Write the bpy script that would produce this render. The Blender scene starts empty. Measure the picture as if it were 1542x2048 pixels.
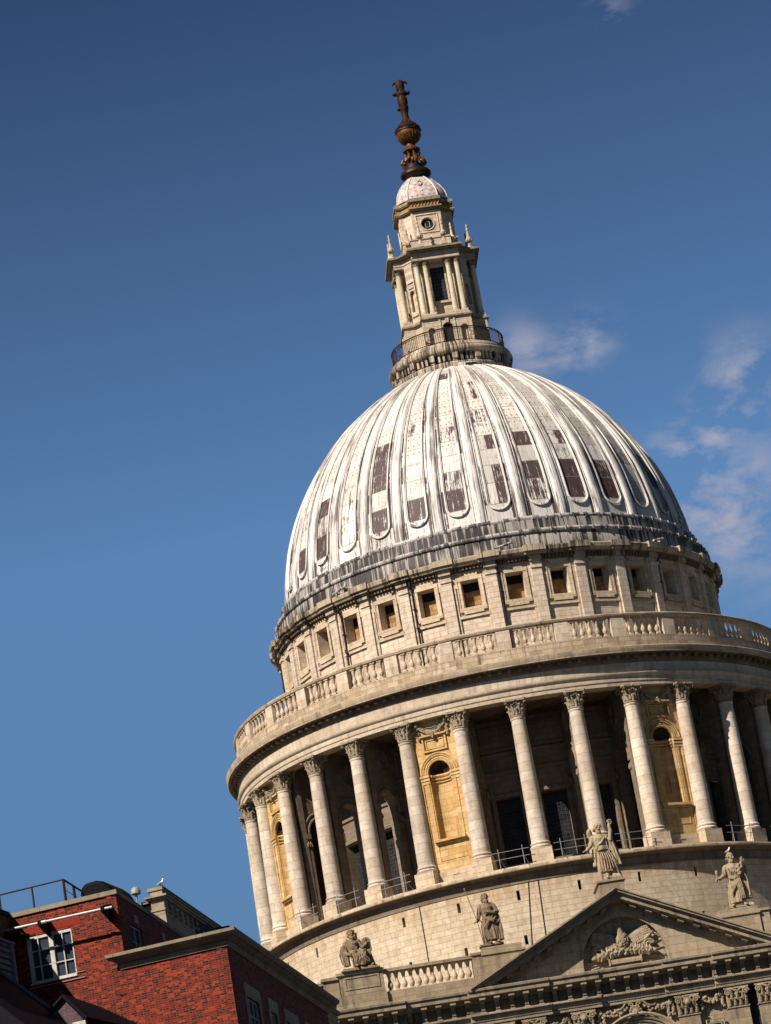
import bpy, math, random
import numpy as np
from mathutils import Vector, Matrix
random.seed(7)
sc = bpy.context.scene
COL = sc.collection
PI = math.pi
def rad(a): return a*PI/180

# ------------------------------------------------------------------ camera
cam_d = bpy.data.cameras.new('camera'); cam = bpy.data.objects.new('camera', cam_d); COL.objects.link(cam)
r_ = Vector((0.98632, -0.03110, -0.16191)).normalized(); w_ = Vector((0.07980, 0.94938, 0.30388)).normalized()
u_ = r_.cross(w_).normalized(); r_ = w_.cross(u_).normalized()
cam.matrix_world = Matrix(((r_.x, u_.x, -w_.x, -26.453), (r_.y, u_.y, -w_.y, -238.790), (r_.z, u_.z, -w_.z, 2.0), (0, 0, 0, 1)))
cam_d.sensor_fit = 'HORIZONTAL'; cam_d.sensor_width = 36; cam_d.lens = 7121.2/1542*36
cam_d.clip_start = 0.5; cam_d.clip_end = 9000
sc.camera = cam

# ------------------------------------------------------------------ light, sky, exposure
SUN_AZ = -49.0      # degrees from due south (-Y) towards west (-X)
SUN_EL = 41.0
sdir = Vector((math.sin(rad(SUN_AZ))*math.cos(rad(SUN_EL)), -math.cos(rad(SUN_AZ))*math.cos(rad(SUN_EL)), math.sin(rad(SUN_EL))))
sun_d = bpy.data.lights.new('sun', 'SUN'); sun_d.energy = 5.0; sun_d.angle = rad(0.5); sun_d.color = (1.0, 0.90, 0.80)
sun = bpy.data.objects.new('sun', sun_d); COL.objects.link(sun)
sun.rotation_euler = (-sdir).to_track_quat('-Z', 'Y').to_euler(); sun.location = (-100, -100, 200)
W = bpy.data.worlds.new('World'); sc.world = W; W.use_nodes = True
wt = W.node_tree; wt.nodes.clear()
def WN(t, **k):
    n = wt.nodes.new(t)
    for a, b in k.items(): setattr(n, a, b)
    return n
def wl(a, b): wt.links.new(a, b)
def wmath(op, a, b=None, clamp=False):
    n = WN('ShaderNodeMath', operation=op, use_clamp=clamp)
    for i, v in enumerate((a, b)):
        if v is None: continue
        if isinstance(v, (int, float)): n.inputs[i].default_value = v
        else: wl(v, n.inputs[i])
    return n.outputs[0]
sky = WN('ShaderNodeTexSky', sky_type='NISHITA', sun_disc=False)
sky.sun_elevation = rad(SUN_EL); sky.sun_rotation = math.atan2(sdir.x, sdir.y)
sky.altitude = 300; sky.air_density = 1.0; sky.dust_density = 0.25; sky.ozone_density = 3.0
tc = WN('ShaderNodeTexCoord'); gen = tc.outputs['Generated']
sxyz = WN('ShaderNodeSeparateXYZ'); wl(gen, sxyz.inputs[0])
# sky deepens with height; unseen upper part cut near black to reduce fill light
mr = WN('ShaderNodeMapRange'); wl(sxyz.outputs['Z'], mr.inputs['Value'])
mr.inputs['From Min'].default_value = 0.12; mr.inputs['From Max'].default_value = 0.62
ramp = WN('ShaderNodeValToRGB'); wl(mr.outputs[0], ramp.inputs[0])
ramp.color_ramp.elements[0].position = 0.0; ramp.color_ramp.elements[0].color = (0.40, 0.52, 0.66, 1)
ramp.color_ramp.elements[1].position = 1.0; ramp.color_ramp.elements[1].color = (0.04, 0.04, 0.05, 1)
e = ramp.color_ramp.elements.new(0.36); e.color = (0.84, 1.08, 1.24, 1)
e = ramp.color_ramp.elements.new(0.66); e.color = (0.37, 0.44, 0.58, 1)
e = ramp.color_ramp.elements.new(0.80); e.color = (0.06, 0.06, 0.07, 1)
mul = WN('ShaderNodeMix', data_type='RGBA', blend_type='MULTIPLY'); mul.inputs['Factor'].default_value = 1.0
wl(sky.outputs[0], mul.inputs['A']); wl(ramp.outputs[0], mul.inputs['B'])
dk = WN('ShaderNodeMix', data_type='RGBA', blend_type='DARKEN'); dk.inputs['Factor'].default_value = 1.0
wl(mul.outputs['Result'], dk.inputs['A']); dk.inputs['B'].default_value = (1.4, 3.1, 6.3, 1)  # caps the bright unseen sky near the sun to lower the fill
# thin wisps of cloud, each round one direction of the real sky
wn = WN('ShaderNodeTexNoise'); wn.inputs['Scale'].default_value = 40; wn.inputs['Detail'].default_value = 7; wn.inputs['Roughness'].default_value = 0.6; wn.inputs['Distortion'].default_value = 0.25
wmp = WN('ShaderNodeMapping'); wl(gen, wmp.inputs[0]); wmp.inputs['Scale'].default_value = (1.0, 1.0, 1.7); wmp.inputs['Rotation'].default_value = (0, rad(35), 0)
wl(wmp.outputs[0], wn.inputs['Vector'])
def cdir(px, py):
    d = w_ + r_*((px-771)/7121.2) - u_*((py-1024)/7121.2); return d.normalized()
CL = [(cdir(1180, 675), 0.0045, 1.0), (cdir(1145, 705), 0.0045, .9), (cdir(1040, 690), 0.0045, 1.0), (cdir(1080, 720), .004, .6), (cdir(1520, 745), 0.007, 0.9), (cdir(1480, 785), .008, .9), (cdir(1435, 820), 0.005, 0.8),
      (cdir(1400, 900), 0.007, 0.9), (cdir(1350, 940), 0.008, 1.0), (cdir(1340, 985), .005, .8), (cdir(1370, 1050), .005, .5), (cdir(1460, 1000), 0.009, 0.8), (cdir(1440, 1060), .006, .6), (cdir(1525, 1090), 0.010, 0.9), (cdir(1218, 32), 0.0040, 0.9), (cdir(1540, 940), .004, .6)]
acc = None
for d, s, a in CL:
    vm = WN('ShaderNodeVectorMath', operation='DISTANCE'); nrm = WN('ShaderNodeVectorMath', operation='NORMALIZE'); wl(gen, nrm.inputs[0])
    wl(nrm.outputs[0], vm.inputs[0]); vm.inputs[1].default_value = d
    q = wmath('DIVIDE', vm.outputs['Value'], s); q = wmath('MULTIPLY', q, q); q = wmath('MULTIPLY', q, -0.45); q = wmath('EXPONENT', q); q = wmath('MULTIPLY', q, a)
    acc = q if acc is None else wmath('ADD', acc, q)
nr = WN('ShaderNodeMapRange'); wl(wn.outputs['Fac'], nr.inputs['Value']); nr.inputs['From Min'].default_value = 0.43; nr.inputs['From Max'].default_value = 0.62
cm = wmath('MULTIPLY', acc, nr.outputs[0]); cm = wmath('MULTIPLY', cm, 0.72, True)
cmix = WN('ShaderNodeMix', data_type='RGBA'); wl(cm, cmix.inputs['Factor']); wl(dk.outputs['Result'], cmix.inputs['A']); cmix.inputs['B'].default_value = (4.3, 4.6, 6.0, 1)
bg = WN('ShaderNodeBackground'); wl(cmix.outputs['Result'], bg.inputs[0]); bg.inputs[1].default_value = 0.05
wo = WN('ShaderNodeOutputWorld'); wl(bg.outputs[0], wo.inputs[0])
sc.view_settings.view_transform = 'Standard'; sc.view_settings.look = 'None'; sc.view_settings.exposure = 0.7; sc.view_settings.gamma = 1

# ------------------------------------------------------------------ mesh helpers
def P(phi, R, z): return (R*math.sin(rad(phi)), -R*math.cos(rad(phi)), z)
class MB:
    def __init__(s, xf=None): s.v = []; s.f = []; s.xf = xf; s.attr = None
    def add(s, vs, fs):
        o = len(s.v)
        s.v += [s.xf(p) for p in vs] if s.xf else [tuple(p) for p in vs]
        s.f += [tuple(i+o for i in f) for f in fs]
    def box(s, x0, x1, y0, y1, z0, z1):
        s.add([(x0,y0,z0),(x1,y0,z0),(x1,y1,z0),(x0,y1,z0),(x0,y0,z1),(x1,y0,z1),(x1,y1,z1),(x0,y1,z1)],
              [(0,3,2,1),(4,5,6,7),(0,1,5,4),(1,2,6,5),(2,3,7,6),(3,0,4,7)])
    def prism(s, poly, z0, z1, axis='z'):
        n = len(poly)
        def m(p, z): return (p[0], p[1], z) if axis == 'z' else ((p[0], z, p[1]) if axis == 'y' else (z, p[0], p[1]))
        s.add([m(p, z0) for p in poly]+[m(p, z1) for p in poly], [tuple(range(n))[::-1], tuple(range(n, 2*n))]+[(i, (i+1) % n, n+(i+1) % n, n+i) for i in range(n)])
    def pbox(s, a0, a1, R0, R1, z0, z1, seg=0):      # box in polar coordinates
        seg = seg or max(1, int((a1-a0)/1.5))
        vs = []
        for i in range(seg+1):
            a = a0+(a1-a0)*i/seg
            vs += [P(a, R0, z0), P(a, R1, z0), P(a, R1, z1), P(a, R0, z1)]
        fs = [(0,3,2,1), (seg*4, seg*4+1, seg*4+2, seg*4+3)]
        for i in range(seg):
            b = i*4; c = b+4
            fs += [(b,b+1,c+1,c), (b+1,b+2,c+2,c+1), (b+2,b+3,c+3,c+2), (b+3,b,c,c+3)]
        s.add(vs, fs)
    def lathe(s, prof, n=64, a0=0, a1=360, c=(0,0)):
        full = abs(a1-a0) >= 359.9
        m = len(prof); k = n if full else n+1
        vs = []
        for i in range(k):
            a = a0+(a1-a0)*i/n
            for R, z in prof:
                x, y, zz = P(a, R, z); vs.append((x+c[0], y+c[1], zz))
        fs = []
        for i in range(n):
            j = (i+1) % k
            for q in range(m-1): fs.append((i*m+q, j*m+q, j*m+q+1, i*m+q+1))
        s.add(vs, fs)
    def tube(s, pts, r, n=6, cap=True, closed=False):
        pts = [Vector(p) for p in pts]; m = len(pts)
        rs = r if isinstance(r, (list, tuple)) else [r]*m
        vs = []; prev = None
        for i, p in enumerate(pts):
            if closed: d = pts[(i+1) % m]-pts[i-1]
            else: d = pts[min(i+1, m-1)]-pts[max(i-1, 0)]
            d.normalize()
            if prev is None:
                a = Vector((0,0,1)) if abs(d.z) < .9 else Vector((1,0,0))
                e1 = d.cross(a).normalized()
            else: e1 = (prev-d*prev.dot(d)).normalized()
            prev = e1; e2 = d.cross(e1)
            for k in range(n):
                t = 2*PI*k/n; vs.append(tuple(p+(e1*math.cos(t)+e2*math.sin(t))*rs[i]))
        fs = []
        for i in range(m if closed else m-1):
            j = (i+1) % m
            for k in range(n): fs.append((i*n+k, i*n+(k+1) % n, j*n+(k+1) % n, j*n+k))
        if cap and not closed: fs += [tuple(range(n))[::-1], tuple(range((m-1)*n, m*n))]
        s.add(vs, fs)
    def ell(s, c, r, rot=None, n=12, m=8):
        c = Vector(c); R = rot or Matrix.Identity(3)
        vs = [tuple(c+R@Vector((0,0,-r[2])))]
        for i in range(1, m):
            t = PI*i/m-PI/2
            for k in range(n):
                a = 2*PI*k/n; vs.append(tuple(c+R@Vector((r[0]*math.cos(t)*math.cos(a), r[1]*math.cos(t)*math.sin(a), r[2]*math.sin(t)))))
        vs.append(tuple(c+R@Vector((0,0,r[2]))))
        fs = [(0, 1+(k+1) % n, 1+k) for k in range(n)]
        for i in range(m-2):
            for k in range(n): a = 1+i*n; fs.append((a+k, a+(k+1) % n, a+n+(k+1) % n, a+n+k))
        L = len(vs)-1; a = 1+(m-2)*n
        fs += [(a+k, a+(k+1) % n, L) for k in range(n)]
        s.add(vs, fs)
    def bone(s, pts, rs, n=10):                       # rounded tapering limb
        s.tube(pts, rs, n)
        s.ell(pts[0], (rs[0],)*3, n=8, m=6); s.ell(pts[-1], (rs[-1],)*3, n=8, m=6)
    def plate(s, outline, holes, t0, t1, m):          # flat plate with holes; m maps (a, b, depth) to a point
        cu = bpy.data.curves.new('t', 'CURVE'); cu.dimensions = '2D'; cu.fill_mode = 'BOTH'; cu.extrude = 0.5
        for L in [outline]+holes:
            sp = cu.splines.new('POLY'); sp.points.add(len(L)-1); sp.use_cyclic_u = True
            for i, p in enumerate(L): sp.points[i].co = (p[0], p[1], 0, 1)
        ob = bpy.data.objects.new('t', cu); me = bpy.data.meshes.new_from_object(ob)
        s.add([m(v.co.x, v.co.y, t0+(t1-t0)*(v.co.z+.5)) for v in me.vertices], [tuple(p.vertices) for p in me.polygons])
        bpy.data.objects.remove(ob); bpy.data.curves.remove(cu); bpy.data.meshes.remove(me)
    def mesh(s, name, mat, smooth=True):
        me = bpy.data.meshes.new(name); me.from_pydata(s.v, [], s.f); me.update()
        import bmesh
        b = bmesh.new(); b.from_mesh(me); bmesh.ops.recalc_face_normals(b, faces=b.faces); b.to_mesh(me); b.free()
        if mat: me.materials.append(mat)
        if smooth:
            me.shade_smooth(); me.set_sharp_from_angle(angle=rad(38))
        return me
    def build(s, name, mat, parent=None, label=None, smooth=True, stuff=False):
        o = bpy.data.objects.new(name, s.mesh(name, mat, smooth)); COL.objects.link(o); o.parent = parent
        if label: o['label'] = label
        if stuff: o['kind'] = 'stuff'
        return o
def link(name, me, parent=None, label=None):
    o = bpy.data.objects.new(name, me); COL.objects.link(o); o.parent = parent
    if label: o['label'] = label
    return o
def empty(name, loc=(0,0,0), rz=0):
    o = bpy.data.objects.new(name, None); COL.objects.link(o); o.location = loc; o.rotation_euler = (0,0,rz); return o
def tag(o, label, cat, group=None):
    o['label'] = label; o['category'] = cat
    if group: o['group'] = group
    return o
def struct(o): o['kind'] = 'structure'; return o
def place(o, phi, R, z): o.location = P(phi, R, z); o.rotation_euler = (0, 0, rad(phi)); return o
def arc(cx, cz, r, a0, a1, n, rz=None):
    return [(cx+r*math.cos(rad(a0+(a1-a0)*i/n)), cz+(rz or r)*math.sin(rad(a0+(a1-a0)*i/n))) for i in range(n+1)]
def arched(cx, hw, z0, zs, n=12, rz=None):            # door-like outline with round head
    return [(cx-hw, z0), (cx+hw, z0)]+arc(cx, zs, hw, 0, 180, n, rz)

# ------------------------------------------------------------------ materials
class NT:
    def __init__(s, name):
        s.m = bpy.data.materials.new(name); s.m.use_nodes = True; s.t = s.m.node_tree; s.b = s.t.nodes['Principled BSDF']
        s.b.inputs['Specular IOR Level'].default_value = 0.25
    def n(s, t, ins=None, **k):
        nd = s.t.nodes.new(t)
        for a, b in k.items(): setattr(nd, a, b)
        for a, v in (ins or {}).items():
            if hasattr(v, 'links') or isinstance(v, bpy.types.NodeSocket): s.t.links.new(v, nd.inputs[a])
            else: nd.inputs[a].default_value = v
        return nd
    def math(s, op, a, b=0.0, clamp=False): return s.n('ShaderNodeMath', {0: a, 1: b}, operation=op, use_clamp=clamp).outputs[0]
    def mix(s, f, a, b, mode='MIX'): return s.n('ShaderNodeMix', {'Factor': f, 'A': a, 'B': b}, data_type='RGBA', blend_type=mode).outputs['Result']
    def noise(s, vec, scale, detail=4, rough=.55, dist=0): return s.n('ShaderNodeTexNoise', {'Vector': vec, 'Scale': scale, 'Detail': detail, 'Roughness': rough, 'Distortion': dist}).outputs['Fac']
    def rng(s, v, a, b, c=0.0, d=1.0): return s.n('ShaderNodeMapRange', {'Value': v, 'From Min': a, 'From Max': b, 'To Min': c, 'To Max': d}).outputs[0]
    def mapv(s, vec, sc): return s.n('ShaderNodeMapping', {'Vector': vec, 'Scale': sc}).outputs[0]
    def shift(s, o):
        r = s.n('ShaderNodeObjectInfo').outputs['Random']
        return s.n('ShaderNodeVectorMath', {0: o, 1: s.n('ShaderNodeCombineXYZ', {0: s.math('MULTIPLY', r, 61.0), 1: s.math('MULTIPLY', r, 37.0), 2: s.math('MULTIPLY', r, 43.0)}).outputs[0]}, operation='ADD').outputs[0]
    def obj(s): return s.n('ShaderNodeTexCoord').outputs['Object']
    def out(s, col, rough=.85, bump=None, dist=.02, strength=.5):
        s.t.links.new(col, s.b.inputs['Base Color']) if not isinstance(col, tuple) else setattr(s.b.inputs['Base Color'], 'default_value', col)
        if isinstance(rough, float): s.b.inputs['Roughness'].default_value = rough
        else: s.t.links.new(rough, s.b.inputs['Roughness'])
        if bump is not None:
            bp = s.n('ShaderNodeBump', {'Height': bump, 'Distance': dist, 'Strength': strength}); s.t.links.new(bp.outputs[0], s.b.inputs['Normal'])
        return s.m
def C(r, g, b): return (r, g, b, 1)

def stone(name, base, alt, dirt, mode='planar', bw=.95, bh=.38, R=19.9, soot_shade=.35, mort=.45, rot=0.0, msize=.014, seed=0.0, patch=0.25, k=1.0, band=None):
    s = NT(name); o = s.obj(); x = s.n('ShaderNodeSeparateXYZ', {0: o}); o = s.shift(o)
    if mode == 'cyl':
        ang = s.math('ARCTAN2', x.outputs[0], s.math('MULTIPLY', x.outputs[1], -1.0)); u = s.math('MULTIPLY', ang, R)
    else: u = s.math('ADD', s.math('ADD', x.outputs[0], x.outputs[1]), s.math('MULTIPLY', s.math('FLOOR', s.math('MULTIPLY', s.n('ShaderNodeObjectInfo').outputs['Random'], 97.0)), bw))
    uv = s.n('ShaderNodeCombineXYZ', {0: u, 1: s.math('ADD', x.outputs[2], seed), 2: 0.0}).outputs[0]
    br = s.n('ShaderNodeTexBrick', {'Vector': uv, 'Color1': C(0,0,0), 'Color2': C(1,1,1), 'Mortar': C(.5,.5,.5), 'Scale': 1.0, 'Mortar Size': msize, 'Mortar Smooth': .3, 'Bias': 0.0, 'Brick Width': bw, 'Row Height': bh})
    br.offset = .5
    tone = s.n('ShaderNodeSeparateColor', {0: br.outputs['Color']}).outputs[0]
    n1 = s.noise(o, .45*k, 5, .6); n2 = s.noise(o, 6.0*k, 6, .7); n3 = s.noise(s.mapv(o, (2.2*k, 2.2*k, .25*k*(2 if k > 1 else 1))), 1.3, 5, .65)
    c = s.mix(s.rng(tone, .15, .95), C(*base), C(*alt))
    c = s.mix(s.rng(n1, .45, .75, 0, patch*1.6), c, C(*[a*.78*k for a, k in zip(base, (1, .9, .72))]))
    c = s.mix(s.rng(n2, .35, .75, 0, .22), c, C(*[a*.62 for a in base]))
    st = s.math('MULTIPLY', s.rng(n3, .50, .72), s.rng(s.noise(o, .8*k, 3), .35, .6))
    c = s.mix(s.math('MULTIPLY', st, soot_shade), c, C(*dirt))
    n4 = s.noise(o, 2.4*k, 8, .78)
    c = s.mix(s.rng(n4, .46, .72, 0, .62), c, C(*[a*q for a, q in zip(base, (.40, .34, .27))]))
    c = s.mix(s.rng(n4, .28, .42, .35, 0), c, C(*[min(.8, a*1.15) for a in base]))
    if band:
        bz = s.math('MULTIPLY', s.rng(x.outputs[2], band[0], band[1]), s.rng(s.noise(s.mapv(o, (1, 1, .45)), 1.6, 5, .7), .42, .58))
        c = s.mix(s.math('MULTIPLY', bz, .7), c, C(*band[2]))
    pk = s.rng(s.noise(o, 19.0, 3, .6), .68, .74, 0, .3)
    c = s.mix(pk, c, C(*dirt))
    c = s.mix(s.math('MULTIPLY', br.outputs['Fac'], mort), c, C(*[a*.28 for a in base]))
    rv = s.rng(s.n('ShaderNodeObjectInfo').outputs['Random'], 0, 1, .86, 1.06)
    c = s.mix(1.0, c, s.n('ShaderNodeCombineXYZ', {0: rv, 1: rv, 2: s.math('MULTIPLY', rv, .985)}).outputs[0], 'MULTIPLY')
    h = s.math('ADD', s.math('MULTIPLY', br.outputs['Fac'], -1.0), s.math('MULTIPLY', n2, .9))
    return s.out(c, .9, h, .03, .55)
CREAM = (.57, .46, .335); CREAM2 = (.47, .365, .25); DIRT = (.055, .045, .035)
M = {}
M['drum'] = stone('drum_ashlar', (.60,.505,.375), (.53,.43,.305), DIRT, 'cyl', .95, .37, 19.9, .35, .6, patch=.5, band=(45.2, 46.5, (.36,.225,.11)))
M['stone'] = stone('portland_stone', CREAM, CREAM2, DIRT, 'planar', .9, .38, soot_shade=.45)
M['cyl'] = stone('ring_stone', (.58,.485,.375), (.44,.355,.26), DIRT, 'cyl', 1.4, .6, 19.5, .6, .45)
M['weather'] = stone('weathered_ring_stone', (.53,.43,.31), (.32,.245,.17), (.022,.019,.017), 'cyl', .8, .3, 19.4, .95, .6, patch=.6)
M['soot_shade_ring'] = stone('sooty_shaded_ring_stone', (.20,.155,.105), (.13,.10,.07), (.02,.017,.015), 'cyl', 1.2, .4, 19.5, .9, .4)  # soot plus the shadow under the ledges, both put into the colour
M['soot_shade'] = stone('shaded_frieze_stone', (.17,.135,.095), (.12,.095,.065), (.02,.017,.015), 'planar', .84, 1.4, soot_shade=.7)  # frieze darkened throughout to paint in the shadow under the cornice
M['attic'] = stone('attic_stone', (.61,.51,.40), (.52,.425,.32), DIRT, 'cyl', .85, .36, 15.2, .45, .65, band=(64.9, 63.9, (.13,.095,.06)))  # band paints the shade behind the balustrade, as sooty patches
M['shaft'] = stone('column_stone', (.62,.535,.44), (.47,.39,.305), DIRT, 'planar', 60, .62, soot_shade=.45, mort=.7, seed=.2, msize=.012, patch=.4)
M['trim'] = stone('trim_stone', (.50,.41,.31), (.36,.285,.21), (.03,.026,.024), 'planar', 1.3, 3.0, soot_shade=.75)
M['cap'] = stone('capital_stone', (.34,.28,.195), (.26,.21,.14), (.02,.018,.016), 'planar', 50, 50, soot_shade=1.1, k=2.5)  # base darkened for soot and for shadow between the leaves
M['capdark'] = stone('sooty_small_capital', (.24,.19,.13), (.16,.125,.085), (.02,.018,.016), 'planar', 50, 50, soot_shade=1.0, k=4)
M['ochre'] = stone('ochre_stone', (.60,.42,.20), (.47,.285,.11), (.13,.065,.025), 'planar', .9, .42, soot_shade=.95, mort=.5, patch=.9)
M['shell'] = stone('sooty_shaded_shell', (.07,.04,.022), (.05,.03,.018), (.02,.015,.012), 'planar', 50, 50, soot_shade=.9)  # near black: shade inside the half-dome painted in along with soot
M['dark'] = stone('inner_stone', (.24,.19,.135), (.18,.14,.095), (.03,.025,.02), 'planar', .9, .38, soot_shade=.6)
M['transept'] = stone('transept_stone', (.35,.28,.19), (.26,.205,.14), (.025,.021,.018), 'planar', 1.2, .48, soot_shade=.9, seed=.11)
M['cornice'] = stone('sooty_cornice_stone', (.30,.24,.165), (.19,.155,.11), (.025,.022,.02), 'planar', .8, 5, soot_shade=1.0)
M['statue'] = stone('statue_stone', (.40,.31,.20), (.33,.255,.165), (.03,.026,.022), 'planar', 50, 50, soot_shade=1.1, k=3.2)
M['statue_dark'] = stone('sooty_statue_stone', (.27,.20,.125), (.2,.15,.095), (.014,.012,.010), 'planar', 50, 50, soot_shade=1.15, k=3.2)
M['pale'] = stone('pale_building_stone', (.34,.28,.20), (.27,.225,.16), DIRT, 'planar', 1.2, .5, soot_shade=.4)
M['coping'] = stone('coping_stone', (.27,.22,.155), (.17,.14,.10), (.05,.045,.04), 'planar', 1.1, 5, soot_shade=.9)

def plain(name, col, rough=.6, metal=0.0, var=.25, scale=6.0, alt=None):
    s = NT(name); o = s.obj(); n = s.noise(o, scale, 5, .65)
    c = s.mix(s.rng(n, .35, .7), C(*col), C(*(alt or [a*(1-var*1.6) for a in col])))
    s.b.inputs['Metallic'].default_value = metal
    if 'glass' in name or 'black' in name or 'slate' in name or 'iron' in name: s.b.inputs['Specular IOR Level'].default_value = .04
    return s.out(c, rough, n, .01, .3)
M['rail_white'] = plain('galvanised_tube', (.27,.27,.26), .45, .3)
M['iron'] = plain('rusted_black_iron', (.02,.018,.018), .6, .3, alt=(.07,.03,.014), scale=3)
M['pipe'] = plain('black_downpipe', (.03,.028,.027), .5)
M['glassdark'] = plain('dark_window_glass', (.008,.009,.012), .3, alt=(.045,.045,.045), scale=1.6)
M['void'] = plain('dark_opening', (.015,.014,.013), .9)
M['glazing'] = plain('glazing_bar', (.055,.055,.055), .6)
M['tan'] = stone('tan_infill', (.38,.23,.10), (.20,.11,.05), (.03,.015,.01), 'planar', .5, .3, soot_shade=1.1, k=2.2, mort=.3)
M['white'] = plain('white_painted_wood', (.50,.48,.41), .5, var=.25)
M['black'] = plain('black_lead', (.006,.006,.007), .55)
M['slate'] = plain('dark_slate', (.009,.009,.013), .6)
M['bluegrey'] = plain('blue_grey_boards', (.16,.17,.21), .7)
M['feather_w'] = plain('white_feathers', (.82,.82,.80), .8, var=.05)
M['feather_g'] = plain('grey_feathers', (.35,.36,.38), .8, var=.1)
M['gold'] = plain('weathered_gilding', (.17,.072,.018), .5, .35, alt=(.025,.009,.006), scale=5)
M['bronze'] = plain('rusty_dark_bronze', (.032,.013,.009), .5, .4, alt=(.02,.013,.012), scale=4)
M['ground'] = plain('paving', (.055,.05,.045), .9, scale=.4)
M['asphalt'] = plain('asphalt', (.05,.05,.05), .95)

def lead_dome():
    s = NT('dome_lead'); o = s.obj()
    at = lambda n: s.n('ShaderNodeAttribute', attribute_name=n, attribute_type='GEOMETRY').outputs['Fac']
    uv = s.n('ShaderNodeUVMap', uv_map='UVMap').outputs[0]
    st, tn = at('stain'), at('tone')
    streak = s.noise(s.mapv(uv, (24, .55, 1)), 1.0, 5, .75)
    blot = s.noise(s.mapv(uv, (7, 1.6, 1)), 1.0, 6, .75)
    fine = s.noise(o, 5.0, 5, .7)
    c = s.mix(s.rng(tn, 0, 1), C(.69,.665,.62), C(.29,.275,.25))
    c = s.mix(s.rng(streak, .42, .66, 0, .6), c, C(.33,.295,.24))
    c = s.mix(s.math('MULTIPLY', s.rng(s.noise(s.mapv(uv, (9, .25, 1)), 1.0, 3), .56, .68), .35), c, C(.50,.43,.28))
    c = s.mix(s.rng(blot, .50, .70, 0, .5), c, C(.36,.30,.26))
    c = s.mix(s.math('MULTIPLY', s.rng(s.noise(s.mapv(uv, (24, 1.6, 1)), 1.0, 4, .7), .57, .63), .75), c, C(.085,.045,.04))
    c = s.mix(s.math('MULTIPLY', s.rng(s.noise(s.mapv(uv, (40, .12, 1)), 1.0, 3, .6), .54, .62), .45), c, C(.20,.17,.14))
    mk = s.math('ADD', s.math('MULTIPLY', st, 1.15), s.math('MULTIPLY', s.math('SUBTRACT', s.math('ADD', s.math('MULTIPLY', streak, .75), s.math('MULTIPLY', blot, .45)), .625), 4.6))
    mk = s.math('MULTIPLY', s.rng(mk, .50, .66), s.rng(st, .02, .12))
    c = s.mix(s.math('MULTIPLY', mk, .93), c, s.mix(s.rng(streak, .35, .65), C(.009,.003,.004), C(.050,.014,.015)))
    # sheet laps: a thin dark line at every row
    x = s.n('ShaderNodeSeparateXYZ', {0: uv})
    fr = s.math('FRACT', x.outputs[1]); seam = s.math('LESS_THAN', fr, .035)
    c = s.mix(s.math('MULTIPLY', seam, .8), c, C(.16,.14,.12))
    # dark fixing lugs on the upper sheets
    fu = s.math('FRACT', s.math('MULTIPLY', s.math('ADD', x.outputs[0], .08), 6.0)); fv = s.math('FRACT', s.math('MULTIPLY', x.outputs[1], 2.0))
    du = s.math('MULTIPLY', s.math('SUBTRACT', fu, .5), .45); dv = s.math('MULTIPLY', s.math('SUBTRACT', fv, .5), .62)
    d2 = s.math('ADD', s.math('MULTIPLY', du, du), s.math('MULTIPLY', dv, dv))
    dot = s.math('MULTIPLY', s.math('LESS_THAN', d2, .0042), s.math('GREATER_THAN', x.outputs[1], 4.6))
    c = s.mix(s.math('MULTIPLY', dot, .8), c, C(.08,.07,.06))
    h = s.math('ADD', s.math('MULTIPLY', seam, -1.0), s.math('MULTIPLY', fine, .5))
    return s.out(c, .62, h, .02, .5)
M['dome'] = lead_dome()
def lead(name, base, dirt, soot_shade, fx=3.2, lo=.5, fz=.35):
    s = NT(name); o = s.obj(); x = s.n('ShaderNodeSeparateXYZ', {0: o})
    ang = s.math('ARCTAN2', x.outputs[0], s.math('MULTIPLY', x.outputs[1], -1.0)); u = s.math('MULTIPLY', ang, 15.0)
    v = s.shift(s.n('ShaderNodeCombineXYZ', {0: u, 1: x.outputs[2], 2: 0.0}).outputs[0]); o = s.shift(o)
    a = s.noise(s.mapv(v, (fx, fz, 1)), 1.0, 6, .72); b = s.noise(v, 1.1, 4, .6); f = s.noise(o, 8.0, 4, .7)
    c = s.mix(s.rng(b, .4, .7, 0, .5), C(*base), C(*[k*.6 for k in base]))
    c = s.mix(s.math('MULTIPLY', s.rng(s.math('ADD', a, s.math('MULTIPLY', s.math('SUBTRACT', s.noise(v, .35, 2, .5), .5), .4)), lo, lo+.1), soot_shade), c, C(*dirt))
    c = s.mix(s.rng(f, .5, .8, 0, .3), c, C(*[k*.4 for k in base]))
    jt = s.math('LESS_THAN', s.math('FRACT', s.math('MULTIPLY', u, 1.0)), .03)
    c = s.mix(s.math('MULTIPLY', jt, .7), c, C(*dirt))
    return s.out(c, .6, f, .02, .3)
M['leadband'] = lead('sooty_lead_band', (.36,.325,.285), (.014,.011,.011), .97, 4.0, .435, .10)
M['roll'] = lead('lead_roll', (.42,.39,.36), (.03,.024,.024), .9, 2.0, .47)
M['rib'] = lead('lead_rib', (.61,.585,.54), (.07,.036,.032), .8, 5.0, .50, .24)
M['atticcorn'] = lead('sooty_attic_cornice', (.38,.31,.21), (.022,.018,.016), .85, 3.0, .48, .2)
M['consolering'] = lead('gallery_stone', (.48,.385,.28), (.025,.02,.017), .95, 5.0, .47)
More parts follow.
